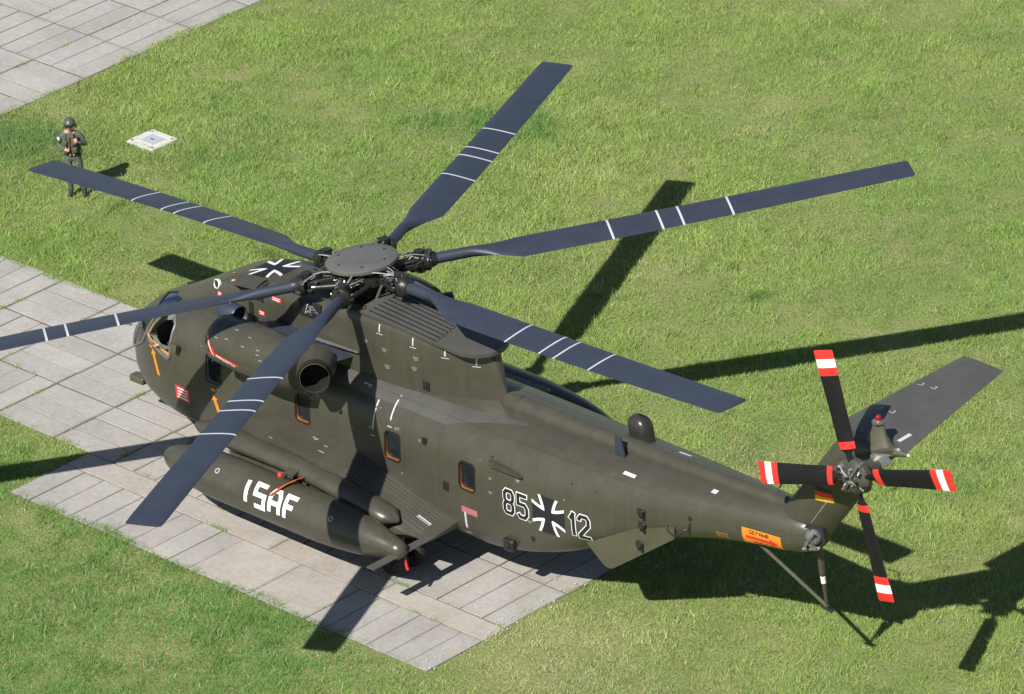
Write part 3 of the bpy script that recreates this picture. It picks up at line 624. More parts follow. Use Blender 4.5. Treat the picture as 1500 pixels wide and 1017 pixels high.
b = MB(); b.prism([(3.70, -.855, 4.19), (4.29, -.855, 4.26), (4.29, -.83, 3.98), (3.96, -.83, 3.98)], (0, .06, 0)); part(b, 'scoop_mouth', M_black, 0, sc)
for x in (3.42, 3.98): part(MB().box((x, -.795, 3.55), (.13, .03, .62), bev=.008), 'drain_slot', M_dark, 0)
b = MB(); b.box((5.70, -.80, 4.20), (.62, .04, .36), bev=.01); bay = part(b, 'open_service_bay', M_black, 0)
for i in range(9): part(MB().tube([(5.5+random.random()*.45, -.825, 4.07+random.random()*.26) for k in range(3)], .011, 5), 'bay_pipe', random.choice([M_silver, M_grey, M_white, M_dark, M_dark]), 60, bay)
b = MB(); b.cyl((3.60, .30, 4.15), (3.45, .30, 4.35), .012, .008, 6); b.cyl((3.45, .3, 4.35), (3.20, .30, 4.44), .008, .006, 6); part(b, 'whip_antenna', M_black)
b = MB(); b.box((5.35, .25, 4.47), (.5, .6, .12), bev=.03); part(b, 'roof_hatch', M_navy)

# --- drive shaft cover, antennas on the tail boom
b = MB(); rings = []
for i in range(29):
    t = i/28; x = 10.15+7.6*t; zt = pchip([q[0] for q in FT], [q[3] for q in FT], np.array([x]))[0]; r = .25*(1-.42*t)*(min(1, (t+.004)/.03))**.5
    rings.append([(x, -.02+r*math.cos(a), zt+.05*(1-t)+r*.85*math.sin(a)) for a in [math.pi*k/10 for k in range(11)]]+[(x, -r, zt-.3), (x, r, zt-.3)])
b.loft(rings); SB = bvh_of(b); shaft = part(b, 'drive_shaft_cover', M_ol2, 40)
for x in (10.7, 11.55, 13.1, 14.9): decal('cover_joint', [([rect(x, 0, .018, .48)], M_ink, .003)], SB, TOPD, shaft)
def pod(x, y, z0, L_, W_, H_, name, m):
    rings = []
    for i in range(9):
        t = i/8; k = math.sqrt(max(0.0, 1-max(0, (t-.62)/.38)**2)); k = max(k, .12); sh = -.10*t
        rings.append([(x+sh+L_/2*k*math.copysign(abs(math.cos(a))**.7, math.cos(a)), y+W_/2*k*math.copysign(abs(math.sin(a))**.8, math.sin(a)), z0+H_*t) for a in [2*math.pi*j/24 for j in range(24)]])
    return part(MB().loft(rings), name, m, 50)
pod(13.42, .42, 3.22, .50, .38, .60, 'satellite_antenna_dome', mat('antenna_black', (.03, .03, .027), .3, var=.1))
b = MB(); b.prism([(13.42, -.38, 3.34), (13.68, -.38, 3.34), (13.58, -.38, 3.72), (13.44, -.38, 3.72)], (0, .035, 0)); part(b, 'blade_antenna', M_navy, 0)
for x, z in ((14.62, 2.72), (14.62, 2.44), (14.55, 2.02)):
    yq = side_y(x, z) if z > 2.3 else -(1.16-.13*(x-13.0))-.02; b = MB(); b.box((x, yq-.02, z), (.18, .06, .13), bev=.02); b.cyl((x+.04, yq-.04, z-.01), (x+.08, yq-.11, z-.04), .045, .04, 12); part(b, 'sensor', M_dark, 30)
for x, z in ((11.42, 1.12),):
    yq = side_y(x, z); b = MB(); b.box((x, yq-.06, z), (.26, .16, .24), bev=.03); b.cyl((x, yq-.13, z+.02), (x, yq-.17, z+.02), .07, .07, 16); part(b, 'warning_sensor', M_dark, 30)
b = MB(); yq = side_y(11.4, 2.70); b.prism([(11.00, yq-.01, 2.80), (11.70, yq-.01, 2.72), (11.82, yq-.005, 2.66), (11.00, yq-.01, 2.66)], (0, -.10, .02)); part(b, 'gutter_fairing', M_ol2, 30)
b = MB(); b.tube([(15.10, -.80, 2.72), (15.22, -.92, 2.50), (15.45, -.95, 2.46), (15.68, -.84, 2.64), (15.7, -.76, 2.82)], .02, 8); b.cyl((15.10, -.78, 2.78), (15.10, -.88, 2.78), .055); b.cyl((15.70, -.72, 2.86), (15.70, -.80, 2.86), .05); part(b, 'grab_handle', M_black)
b = MB(); b.tube([(16.9, .40, 3.42), (17.0, .44, 3.62), (17.3, .42, 3.66), (17.5, .38, 3.46)], .018, 8); part(b, 'grab_handle', M_black)
for x, z, q in ((9.78, 1.86, .15), (9.2, 2.62, .12), (8.7, 3.42, .16), (6.9, 2.55, .10), (12.0, 1.42, .08)):
    yq = (dog_y(x, z) if z > 3.2 else side_y(x, z)); b = MB(); b.box((x, yq-.008, z), (q, .03, q*1.2), bev=.008); b.box((x, yq-.028, z), (q*.5, .02, q*.6), bev=.005); part(b, 'latch', M_dark, 20)
for i in range(26):
    x = random.uniform(2.6, 16); z = random.uniform(2.4, 2.95); yq = side_y(x, z); part(MB().cyl((x, yq+.01, z), (x, yq-.012, z), .022, .018, 8), 'fastener', random.choice([M_dark, M_ol2, M_silver]), 30)

# strakes under the tail
for s in (-1, 1):
    b = MB(); P = [(13.30, 1.70), (13.64, 1.36), (13.72, 1.305), (13.80, 1.29), (13.90, 1.32), (15.34, 2.34), (15.36, 2.60), (14.4, 2.30)]
    yo = lambda x: s*(1.16-.13*(x-13.0)); b.loft([[(px, yo(px)-.02, pz) for px, pz in P], [(px, yo(px)+.02, pz) for px, pz in P]]); part(b, 'tail_strake', M_olL, 0)  # paler olive paints in the brighter light on the strake's face

# --- sponsons, gear, tanks
def sponson():
    rings = []
    for x, yo, zi, zo, zb in ((4.05, 1.55, 1.30, 1.25, 1.05), (4.2, 1.90, 1.62, 1.52, .90), (4.6, 2.20, 1.82, 1.70, .80), (5.2, 2.32, 1.86, 1.77, .74), (6.2, 2.36, 1.88, 1.78, .70), (7.3, 2.34, 1.80, 1.72, .70), (8.2, 2.28, 1.62, 1.46, .72), (9.0, 2.24, 1.40, 1.30, .78), (9.5, 2.20, 1.25, 1.18, .95), (10.0, 2.12, 1.10, 1.06, 1.02)):
        r = min(.16, (zo-zb)*.45)
        rings.append([(x, -1.1, zb), (x, -1.1, zi+.04), (x, -1.36, zi+.03), (x, -1.7, zi+(zo-zi)*.25), (x, -yo+.25, zo+.02), (x, -yo+.08, zo-.04), (x, -yo, zo-r), (x, -yo, zb+r), (x, -yo+r, zb)])
    sp = part(MB().loft(rings), 'sponson', M_ol2, 40); SPB = bvh_of(MB().loft(rings))
    rr = []
    for i in range(25):        # outer rail from which the tank hangs
        t = i/24; x = 3.70+5.6*t; k = math.sqrt(max(.02, 1-max(0, (t-.93)/.07)**2))*math.sqrt(min(1, (t+.01)/.10)); r = .25*k; zc = 1.63-.34*max(0, (t-.42)/.58)**1.5
        rr.append([(x, -2.22+r*1.1*math.cos(a), zc+r*.72*math.sin(a)) for a in [2*math.pi*j/16 for j in range(16)]])
    part(MB().loft(rr), 'tank_rail', M_ol2, 50, sp)
    for i in range(8):          # walkway ribs on the sloping rear deck
        y = -1.45-.085*i
        V, F = project([[(7.55, y-.012), (9.75, y-.012), (9.75, y+.012), (7.55, y+.012)]], SPB, TOPD, .009); mb = MB(); mb.add(V, F); mb.build('deck_rib', M_roof, sp, 0)
    decal('white_mark', [([rect(9.55, -1.78, .34, .07)], M_stripe, .008)], SPB, TOPD, sp)
    for i in range(5): decal('stencil_note', [([rect(random.uniform(4.9, 7.8), random.uniform(-2.0, -1.5), random.choice((.05, .1, .16)), .025)], M_note, .006)], SPB, TOPD, sp)
    return sp
sp = sponson()
TY, TZ, TR = -2.80, 1.10, .47
TP = [(3.36, .02), (3.42, .13), (3.6, .24), (3.95, .35), (4.4, .43), (5.0, TR), (7.6, TR), (8.3, .44), (9.0, .37), (9.5, .28), (9.8, .20), (9.86, .19), (9.98, .13), (10.04, .03)]
tq = np.array(TP); xs_ = np.concatenate([np.linspace(3.36, 3.6, 6), np.linspace(3.7, 9.8, 40), np.linspace(9.84, 10.04, 6)])
rs_ = pchip(tq[:, 0], tq[:, 1], xs_)
def tank(y0):
    b = MB().revolve((0, y0, TZ), (1, 0, 0), list(zip(xs_, rs_)), 36); return b
tb = tank(TY); TB = bvh_of(tb); tk = part(tb, 'fuel_tank', M_ol2, 50)
part(MB().box((9.90, TY+.04, 1.05), (.20, 1.72, .022), bev=.004), 'tank_fin', M_roof, 20, tk)
CYL = lambda a, b: ((a, TY-3*math.cos(b/TR), TZ+3*math.sin(b/TR)), (0, math.cos(b/TR), -math.sin(b/TR)))
decal('lettering', [(word('ISAF', 6.03, .02, .26, .44, .16, .095, 0, -.06), M_white, .004)], TB, CYL, tk)
part(MB().revolve((0, TY, TZ), (1, 0, 0), [(9.775, .204), (9.78, .212), (9.80, .210), (9.805, .200)], 30, False, False), 'tank_joint', M_olL, 40, tk)
for x, b_ in ((5.2, .38), (8.35, .36)):
    decal('tank_symbol', [(stroke([(x+.05*math.cos(t), b_+.05*math.sin(t)) for t in [k*math.pi/5 for k in range(10)]], .014, True), M_stripe, .004), (stroke([(x-.03, b_+.03), (x+.03, b_-.03)], .014), M_redT, .006)], TB, CYL, tk)
b = MB(); pts = [(6.98, -2.46, 1.60), (6.99, -2.72, 1.64), (6.92, -2.95, 1.60), (6.82, -3.10, 1.50), (6.74, -3.19, 1.42)]
for i in range(4): p, q = Vector(pts[i]), Vector(pts[i+1]); o_ = Vector((.045, -.01, .02)); b.add([p-o_, p+o_, q+o_, q-o_, p-o_+Vector((0, 0, .006)), p+o_+Vector((0, 0, .006)), q+o_+Vector((0, 0, .006)), q-o_+Vector((0, 0, .006))], [(0,1,2,3),(4,7,6,5)])
part(b, 'warning_ribbon', M_rib, 60, tk)
b = MB(); b.box((6.70, -2.52, 1.66), (.26, .22, .03), Matrix.Rotation(.3, 3, 'X')); b.cyl((6.60, -2.60, 1.58), (6.60, -2.70, 1.58), .05); part(b, 'filler_flap', M_ol2, 20, tk)
part(MB().cyl((6.52, -2.62, 1.58), (6.52, -2.70, 1.60), .05), 'red_cap', M_redT, 20, tk)
part(MB().tube([(9.95, -2.72, .95), (9.97, -2.73, .80), (10.0, -2.72, .68)], [.012, .03, .035], 6), 'warning_ribbon', M_red, 60, tk)
tk2 = part(tank(3.12), 'fuel_tank', M_ol2, 50); tk2.location = (0, 0, .22)
for y in (2.45,): part(MB().box((6.6, y+.25, 1.55), (3.8, .5, .14), bev=.05), 'tank_rail', M_ol2, 30, tk2)
# landing gear
def wheel(c, r, wd, parent):
    b = MB(); c = Vector(c); b.revolve(c, (0, 1, 0), [(-wd*.5, r*.55), (-wd*.5, r*.82), (-wd*.38, r*.96), (-wd*.15, r), (wd*.15, r), (wd*.38, r*.96), (wd*.5, r*.82), (wd*.5, r*.55)], 28, False, False); t = part(b, 'tyre', M_tyre, 50, parent)
    b = MB(); b.revolve(c, (0, 1, 0), [(-wd*.5, r*.56), (-wd*.3, r*.4), (-wd*.42, r*.15), (-wd*.42, .001)], 20, False, False); b.revolve(c, (0, 1, 0), [(wd*.5, r*.56), (wd*.3, r*.4), (wd*.42, r*.15), (wd*.42, .001)], 20, False, False); part(b, 'wheel_rim', M_dark, 40, parent)
for s in (-1, 1):
    b = MB(); b.cyl((9.0, s*1.9, .40), (8.95, s*1.85, 1.12), .075); b.cyl((9.0, s*1.5, .36), (9.0, s*2.3, .36), .06); b.cyl((9.0, s*1.9, .5), (8.4, s*1.85, 1.0), .045); gr = part(b, 'main_gear_leg', M_olL, 40)
    for y in (1.66, 2.14): wheel((9.0, s*y, .36), .36, .24, gr)
b = MB(); b.cyl((1.55, 0, .30), (1.6, 0, .85), .07); b.cyl((1.55, -.22, .29), (1.55, .22, .29), .05); gr = part(b, 'nose_gear_leg', M_olL, 40)
for y in (-.2, .2): wheel((1.55, y, .29), .29, .18, gr)

# --- engines
EY, EZ = -1.72, 3.46
eb = MB(); eb.revolve((0, EY, EZ), (1, 0, 0), [(4.15, .34), (4.07, .40), (4.05, .44), (4.09, .475), (4.25, .50), (4.7, .515), (5.4, .52), (6.0, .50), (6.25, .475), (6.40, .44)], 32, False, True)
EB = bvh_of(eb); eng = part(eb, 'engine_nacelle', M_ol2, 45)
part(MB().revolve((0, EY, EZ), (1, 0, 0), [(4.15, .34), (4.4, .28), (4.4, .10), (4.2, .001)], 28, False, False), 'engine_intake', M_black, 45, eng)
ed = Vector((.70, -.70, .10)).normalized(); ec = Vector((6.76, EY-.06, EZ+.05))
part(MB().revolve(ec, ed, [(-.50, .43), (-.30, .395), (-.1, .36), (.10, .335)], 28, False, False), 'exhaust_collar', M_ol2, 45, eng)
part(MB().revolve(ec, ed, [(.08, .342), (.22, .34), (.235, .328), (.22, .315), (.15, .305)], 28, False, False), 'exhaust_rim', M_dark, 45, eng)
part(MB().revolve(ec, ed, [(.16, .31), (.20, .30), (.10, .29), (-.19, .28), (-.20, .001)], 28, False, False), 'exhaust_pipe', mat('soot_and_shade', (.004, .004, .004), .9), 45, eng)  # near black: soot plus the pipe's inner shade, put into the colour
part(MB().revolve(ec, ed, [(.205, .308), (.238, .302), (.24, .292), (.19, .294)], 28, False, False), 'exhaust_lip', mat('burnt_metal', (.22, .17, .13), .35, metal=.8), 45, eng)
b = MB()
prof = lambda y, x0, x1, z, th: [(x0+(x1-x0)*t, y, z+th*q) for t, q in ((0, 0), (.06, .6), (.3, 1), (.7, .7), (1, 0), (.7, -.7), (.3, -1), (.06, -.6))]
b.loft([prof(-.55, 4.2, 6.9, 3.52, .16), prof(-1.35, 4.3, 6.7, 3.54, .14)]); part(b, 'engine_pylon', M_navy, 40, eng)  # dark navy paints in the shade lying on the pylon
part(MB().prism([(5.9, -1.0, 3.74), (7.0, -.9, 3.74), (7.05, -.86, 3.72), (5.9, -.9, 3.72)], (0, 0, -.04)), 'trim_strip', M_silver, 0, eng)
b = MB(); b.revolve((3.66, -1.30, 3.80), (1, -.06, .02), [(0, .10), (.03, .19), (.12, .22), (.52, .22), (.56, .20), (.50, .17), (.42, .14), (.40, .001)], 22); b.box((3.82, -1.32, 3.54), (.3, .22, .5), bev=.05); b.revolve((3.80, -1.52, 3.52), (1, 0, 0), [(0, .02), (.04, .14), (.15, .24), (.30, .28), (.55, .28)], 18); part(b, 'infrared_jammer', M_navy, 40)  # dark blue casing colour holds the shade that falls on it
decal('white_mark', [([rect(3.88, -1.28, .16, .12)], M_stripe, .004)], BVHTree.FromPolygons([Vector(v) for v in b.v], b.f), TOPD)
ENG = lambda a, t: ((a, EY-3*math.cos(t/.5), EZ+3*math.sin(t/.5)), (0, math.cos(t/.5), -math.sin(t/.5)))
lay = [(stroke([(4.11, .30), (4.30, -.02)], .075, ext=0)+stroke([(4.40, -.08), (5.03, -.14)], .075, ext=0)+[[(4.22, -.10), (4.30, -.14), (4.42, -.06), (4.34, .06)]], M_red, .005)]
lay.append((word('TRIEBWERK', 4.12, .27, .020, .04, .010, .009, -1.6)+word('ANSAUGGEFAHR', 4.44, -.10, .030, .042, .017, .010, -.1), M_white, .0085))
decal('engine_warning', lay, EB, ENG, eng)
for i in range(8): decal('stencil_note', [([rect(random.uniform(4.3, 6.4), random.uniform(.15, .6), .09, .014)], M_note, .004)], EB, ENG, eng)
add_mirror([sp, eng])

# --- tail pylon, stabiliser
def aero(z, x0, x1, th, y0=0.0, n=10):
    P = []
    for k in range(2*n):
        t = (1-math.cos(math.pi*k/n))/2 if k <= n else (1-math.cos(math.pi*(2*n-k)/n))/2
        h = th*(1.9*math.sqrt(t)*(1-t)**.75+.12*(1-t)*t); P.append((x0+(x1-x0)*t, y0-(h if k <= n else -h), z))
    return P
fin = MB().loft([aero(2.95, 16.9, 18.36, .36), aero(3.35, 17.35, 18.68, .40), aero(3.8, 17.74, 19.02, .42), aero(4.6, 18.33, 19.60, .40), aero(5.1, 18.70, 19.98, .38), aero(5.32, 18.88, 20.22, .35), aero(5.44, 19.0, 20.30, .24), aero(5.48, 19.2, 20.25, .10)])
PB = bvh_of(fin); pyl = part(fin, 'tail_pylon', M_ol2, 40)
decal('flag', [([rect(18.66, 4.245, .38, .10)], M_ink, .004), ([rect(18.66, 4.145, .38, .10)], M_red, .004), ([rect(18.66, 4.045, .38, .10)], M_gold, .004)], PB, PORT, pyl)
decal('hinge_line', [(stroke([(18.13, 3.2), (18.75, 4.05)], .012), M_note, .004)], PB, PORT, pyl)
st = MB(); rings = []
for i in range(13):
    t = i/12; y = .02+3.46*t; x0 = 18.62+.20*t; x1 = 20.38+(19.80-20.38)*t; z = 5.40+.12*t; th = .11*(1-.4*t)
    if i == 12: th *= .4
    rings.append([(x0+(x1-x0)*u, y, z+th*v) for u, v in ((0, 0), (.02, .35), (.08, .75), (.25, 1), (.6, .62), (1, .04), (1, -.04), (.6, -.5), (.25, -.7), (.08, -.5), (.02, -.25))])
st.loft(rings); STB = bvh_of(st); stab = part(st, 'horizontal_stabiliser', M_roof, 40)
for x, y in ((18.98, .95), (19.25, .98), (18.98, 2.1), (19.25, 2.15)):
    decal('step_mark', [(stroke([(x-.05, y-.05), (x+.05, y-.05), (x+.05, y+.03), (x, y+.03)], .014), M_stripe, .004)], STB, TOPD, stab)
decal('white_mark', [([rect(20.02, .42, .08, .34)], M_stripe, .004)], STB, TOPD, stab)
b = MB(); b.loft([[(19.78+.42*k*math.cos(a)-.0*k, -.02+.20*k*math.sin(a)+.02, z) for a in [2*math.pi*j/18 for j in range(18)]] for z, k in ((5.32, 1.0), (5.45, .80), (5.65, .42), (5.86, .27))]); bf = part(b, 'beacon_fairing', M_olL, 45, pyl)
b = MB(); b.revolve((19.78, 0, 5.86), (0, 0, 1), [(0, .13), (.025, .13), (.03, .07), (.05, .06)], 16, True, True); part(b, 'beacon_base', M_grey, 40, pyl)
b = MB(); b.revolve((19.78, 0, 5.91), (0, 0, 1), [(0, .055), (.06, .055), (.09, .04), (.105, .001)], 14, True, False); part(b, 'beacon_light', M_lamp, 50, pyl)
b = MB(); b.cyl((20.1, 0, 5.36), (20.46, 0, 5.40), .10, .035, 12); b.cyl((20.46, 0, 5.40), (20.50, 0, 5.40), .03, .02, 10, mi=1); part(b, 'tail_light', [M_olL, M_white], 40, pyl)
yv = -.36
b = MB(); b.prism([(19.86, -.26, 5.36), (20.14, -.20, 5.40), (20.22, -.18, 5.26), (20.12, -.20, 5.14), (19.88, -.26, 5.18)], (0, -.09, 0)); part(b, 'gearbox_grille', M_silver, 0, pyl)
# intermediate gearbox at the foot
b = MB(); b.revolve((18.30, -.22, 3.14), (.35, -1, .1), [(0, .30), (.085, .27), (.09, .001)], 6, False, False); part(b, 'gearbox_bay', M_black, 0, pyl)  # flat black plate painted in for the shaded recess
b = MB(); b.revolve((18.34, -.26, 3.14), (.35, -1, .1), [(0, .16), (.08, .155), (.12, .12), (.15, .06), (.16, .001)], 22); b.box((18.36, -.42, 3.14), (.05, .04, .40), Matrix.Rotation(.6, 3, 'Y')); b.box((18.38, -.40, 3.02), (.30, .05, .04), Matrix.Rotation(.2, 3, 'Y')); part(b, 'gearbox', mat('gearbox_alloy', (.13, .13, .13), .5, metal=.2, var=.6, vscale=18), 40, pyl)
for i in range(7): part(MB().cyl((18.16+.06*i, -.34, 2.88+.02*i), (18.16+.06*i, -.40, 2.86+.02*i), .03, .025, 8), 'gearbox_bolt', random.choice([M_dark, M_silver]), 30, pyl)
for a_, b_ in (((17.95, 3.10), (18.30, 3.40)), ((18.30, 3.40), (18.45, 3.55)), ((18.28, 3.08), (18.50, 2.78))):
    decal('seam', [(stroke([a_, b_], .014), M_note, .006)], FB, PORT)
# tail skid
b = MB(); b.tube([(17.05, -.36, 2.60), (18.30, .06, 1.52)], .038, 10); b.tube([(17.95, .30, 2.62), (18.30, .06, 1.52)], .038, 10); sk = part(b, 'tail_skid_strut', M_olL, 50)
b = MB(); b.tube([(18.20, 0, 2.86), (18.25, .02, 2.22)], .065, 10); b.tube([(18.25, .02, 2.22), (18.28, .04, 1.85)], .04, 10); b.tube([(18.28, .04, 1.85), (18.30, .06, 1.52)], .03, 8); part(b, 'tail_skid_damper', M_ol2, 50, sk)
part(MB().tube([(18.254, .022, 2.16), (18.265, .03, 2.02)], .05, 10), 'damper_band', M_white, 50, sk)
part(MB().box((18.32, .05, 1.49), (.26, .10, .05), Matrix.Rotation(.1, 3, 'Y'), bev=.015), 'tail_skid_shoe', M_dark, 30, sk)

# --- tail rotor
TC = Vector((19.9365, -.8426, 5.156)); TPSI = 1.8515
b = MB(); b.revolve(TC, (0, 1, 0), [(-.14, .001), (-.14, .12), (-.10, .26), (-.04, .34), (.06, .35), (.12, .2), (.62, .15)], 24); th = part(b, 'tail_rotor_hub', M_ol2, 40)
for k in range(4):
    a = TPSI+math.pi/4-k*math.pi/2; d = Vector((math.cos(a), 0, math.sin(a)))
    b = MB(); b.tube([TC+d*.05+Vector((0, -.18, 0)), TC+d*.34+Vector((0, -.12, 0))], .03, 6); b.box(TC+d*.30+Vector((0, -.02, 0)), (.12, .14, .12)); part(b, 'pitch_link', random.choice([M_dark, M_grey]), 40, th)
    for q in range(5):
        p = TC+d*random.uniform(.1, .36)+Vector((random.uniform(-.08, .08), -.2+random.random()*.08, random.uniform(-.08, .08)))
        part(MB().cyl(p, p+Vector((random.uniform(-.05, .05), -.05, random.uniform(-.05, .05))), .025, .02, 8), 'hub_bolt', random.choice([M_silver, M_dark, M_dark, M_grey]), 40, th)
def tr_blade_rings():
    R = []
    for r, ch, t, tw in ((.26, .10, .055, 0), (.46, .12, .055, 8), (.54, .34, .045, 12), (.68, .36, .035, 11), (1.2, .37, .028, 10), (1.95, .41, .022, 8), (2.105, .42, .021, 7), (2.27, .43, .02, 6.5), (2.42, .435, .018, 6), (2.44, .40, .008, 6)):
        c, s = math.cos(rad(tw)), math.sin(rad(tw)); ring = []
        for u, v in ((.5, 0), (.42, .7), (.2, 1), (-.15, .8), (-.5, .08), (-.5, -.08), (-.15, -.6), (.2, -.8), (.42, -.5)):
            x, y = u*ch, v*t; ring.append((r, x*c-y*s, x*s+y*c))
        R.append(ring)
    return R
TRR = tr_blade_rings(); trm = MB().loft(TRR[:3]).loft(TRR[3:6]).mesh('tail_rotor_blade', M_tr, 40)
def band_rings(R, r0, r1, grow):
    out = []; rr = [q[0][0] for q in R]
    for r in np.linspace(r0, r1, 3):
        i = min(max(np.searchsorted(rr, r)-1, 0), len(rr)-2); t = (r-rr[i])/(rr[i+1]-rr[i])
        ring = [Vector(a)*(1-t)+Vector(b_)*t for a, b_ in zip(R[i], R[i+1])]; c = sum(ring, Vector())/len(ring)
        out.append([p+((p-c).normalized() if (p-c).length else Vector())*grow for p in ring])
    return out
bm_red = [MB().loft(TRR[a:b_]).mesh('tip_band', m, 40) for a, b_, m in ((7, 10, M_red), (6, 8, M_white), (5, 7, M_red), (2, 4, M_red))]
for k in range(4):
    a = TPSI-k*math.pi/2; d = Vector((math.cos(a), 0, math.sin(a))); zz = Vector((0, -1, 0)); yy = zz.cross(d)
    Mx = Matrix((d, yy, zz)).transposed().to_4x4(); Mx.translation = TC+Vector((0, -.02, 0))
    o = link('tail_rotor_blade', trm, heli, Mx)
    for i, me in enumerate(bm_red):
        c = bpy.data.objects.new('root_band' if i == 3 else 'tip_band', me); COL.objects.link(c); c.parent = o
# --- main rotor
PSI, B0, A1, B1 = 1.9741, -.0077, .0969, .0187
def bl_rings():
    R = []; N = 14
    for r, ch, th_, off, tw, sq in ((1.30, .24, .12, 0, 0, 1), (1.6, .23, .115, 0, 0, 1), (2.15, .23, .11, 0, 2, 1), (2.45, .34, .085, -.05, 6, .8), (2.75, .50, .065, -.11, 8, .4), (3.1, .70, .05, -.16, 9, 0), (5, .73, .045, -.17, 7, 0), (8, .73, .04, -.17, 4, 0), (10.7, .73, .036, -.17, 1, 0), (10.98, .71, .03, -.17, 1, 0), (11.01, .6, .01, -.17, 1, 0)):
        ring = []; c, s = math.cos(rad(tw)), math.sin(rad(tw))
        for k in range(N):
            a = 2*math.pi*k/N; u = math.cos(a)/2; v = math.sin(a)
            av = v*(.55+.9*u)*1.0 if sq < .5 else v
            if sq < .5: av = v*max(.12, (.62+.75*u))
            x, y = off+u*ch, av*th_*(1 if sq else 1); z = y
            ring.append((r, x*c-z*s, x*s+z*c))
        R.append(ring)
    return R
BLR = bl_rings()
def refine(R, st):
    out = []
    for A, B_ in zip(R[:-1], R[1:]):
        k = max(1, int(math.ceil((B_[0][0]-A[0][0])/st)))
        out += [[tuple(Vector(a)*(1-i/k)+Vector(b_)*(i/k)) for a, b_ in zip(A, B_)] for i in range(k)]
    return out+[R[-1]]
BLR = refine(BLR, .22); blm = MB().loft(BLR).mesh('main_rotor_blade', M_navy, 40)
# curve the blade a little (droop under its own weight)
def droop(me, c):
    me = me.copy()
    for v in me.vertices: v.co.z += c*((max(v.co.x-4, 0)/7)**2)
    return me
FLEX = ((.0227, -.0034, .037), (.0313, -.0009, .0654), (.0238, -.0034, .0633), (.029, .0036, -.0749), (.0172, -.004, -.0806), (.0277, .0039, -.1264))
stm = []
for r in (4.90, 5.90, 6.32, 7.32):
    m_ = MB().loft(band_rings(BLR, r-.022, r+.022, .0035), True, True).mesh('blade_stripe', M_stripe, 40); stm.append(m_)
NUM = MB()
for k in range(8): NUM.box((3.5+k*.12, -.36, .052), (.08, .05, .002))
hubT = Vector((HX, 0, HZ))
nrm = Vector((-A1, -B1, 1)).normalized()
for k in range(6):
    a = PSI-k*math.pi/3; e = B0+A1*math.cos(a)+B1*math.sin(a)+FLEX[k][1]; a += FLEX[k][0]
    d = Vector((math.cos(e)*math.cos(a), math.cos(e)*math.sin(a), math.sin(e))); yy = Vector((-math.sin(a), math.cos(a), A1*0)).normalized(); yy = (yy-d*yy.dot(d)).normalized(); zz = d.cross(yy)
    Mx = Matrix((d, yy, zz)).transposed().to_4x4(); Mx.translation = hubT
    o = link('main_rotor_blade', droop(blm, FLEX[k][2]), heli, Mx)
    for me in stm: c = bpy.data.objects.new('blade_stripe', droop(me, FLEX[k][2])); COL.objects.link(c); c.parent = o
    # hinge and fold gear at the root: many small fittings
    rr = random.Random(k); b = MB()
    b.box((.85, 0, -.02), (.62, .22, .20), bev=.03); b.cyl((1.12, 0, -.22), (1.12, 0, .24), .10); b.revolve((1.18, 0, 0), (1, 0, 0), [(0, .15), (.04, .21), (.12, .21), (.16, .17), (.26, .14)], 14)
    for q in range(26):
        t = rr.uniform(0, 6.28); R_ = rr.uniform(.13, .22); x = rr.uniform(.82, 1.36); p = Vector((x, R_*math.cos(t), R_*math.sin(t)))
        if rr.random() < .5: b.box(p, (rr.uniform(.03, .11), rr.uniform(.03, .08), rr.uniform(.03, .08)), Matrix.Rotation(rr.random()*3, 3, 'X'))
        else: b.cyl(p, p+Vector((rr.uniform(-.12, .12), rr.uniform(-.06, .06), rr.uniform(-.06, .06))), rr.uniform(.014, .032), None, 7)
    bh = link('blade_hinge', b.mesh('blade_hinge', M_dark, 30), heli, Mx)
    for q in range(9):
        t = rr.uniform(0, 6.28); R_ = rr.uniform(.17, .25); x = rr.uniform(.9, 1.34); p = Vector((x, R_*math.cos(t), abs(R_*math.sin(t))*.9)); b = MB()
        b.cyl(p, p+Vector((rr.uniform(-.05, .05), rr.uniform(-.04, .04), rr.uniform(0, .06))), rr.uniform(.012, .024), None, 7)
        c = bpy.data.objects.new('hinge_fitting', b.mesh('fit', rr.choice([M_grey, M_silver, M_dark]), 30)); COL.objects.link(c); c.parent = bh
    for q in range(9):      # hydraulic hoses from the cap to the hinge
        s0 = rr.uniform(-.35, .35); z0 = rr.uniform(.08, .18); s1 = rr.uniform(-.16, .16); mid = rr.uniform(-.02, .22); x1 = rr.uniform(.95, 1.25); sag = rr.uniform(-.26, .14)
        P = []; sg_ = rr.choice((-1, 1))
        for i in range(9):
            t = i/8; P.append((.42+(x1-.42)*t, s0*(1-t)+s1*t+.10*math.sin(t*math.pi)*sg_*.9, z0*(1-t)+(.10+mid*.3)*t+sag*math.sin(t*math.pi)))
        b = MB(); b.tube(P, rr.uniform(.009, .015), 6); c = bpy.data.objects.new('hose', b.mesh('hose', rr.choice([M_grey, M_hose, M_black, M_hose, M_hose]), 60)); COL.objects.link(c); c.parent = bh
    # lag damper between the arms
    b = MB(); b.cyl((.45, .30, -.05), (1.0, .14, -.05), .055); b.cyl((.75, .21, -.05), (1.06, .11, -.05), .03, mi=1); c = bpy.data.objects.new('lag_damper', b.mesh('lag_damper', [M_dark, M_silver], 40)); COL.objects.link(c); c.parent = bh
hb = MB(); hb.revolve(hubT, nrm, [(-.42, .25), (-.38, .42), (-.18, .50), (-.12, .60), (.10, .62), (.14, .40), (.22, .40)], 30); hub = part(hb, 'main_rotor_hub', M_dark, 40)
part(MB().revolve(hubT, nrm, [(.20, .62), (.205, .70), (.225, .722), (.285, .722), (.305, .70), (.325, .40), (.33, .001)], 56, True, False), 'hub_cap', M_cap, 40, hub)
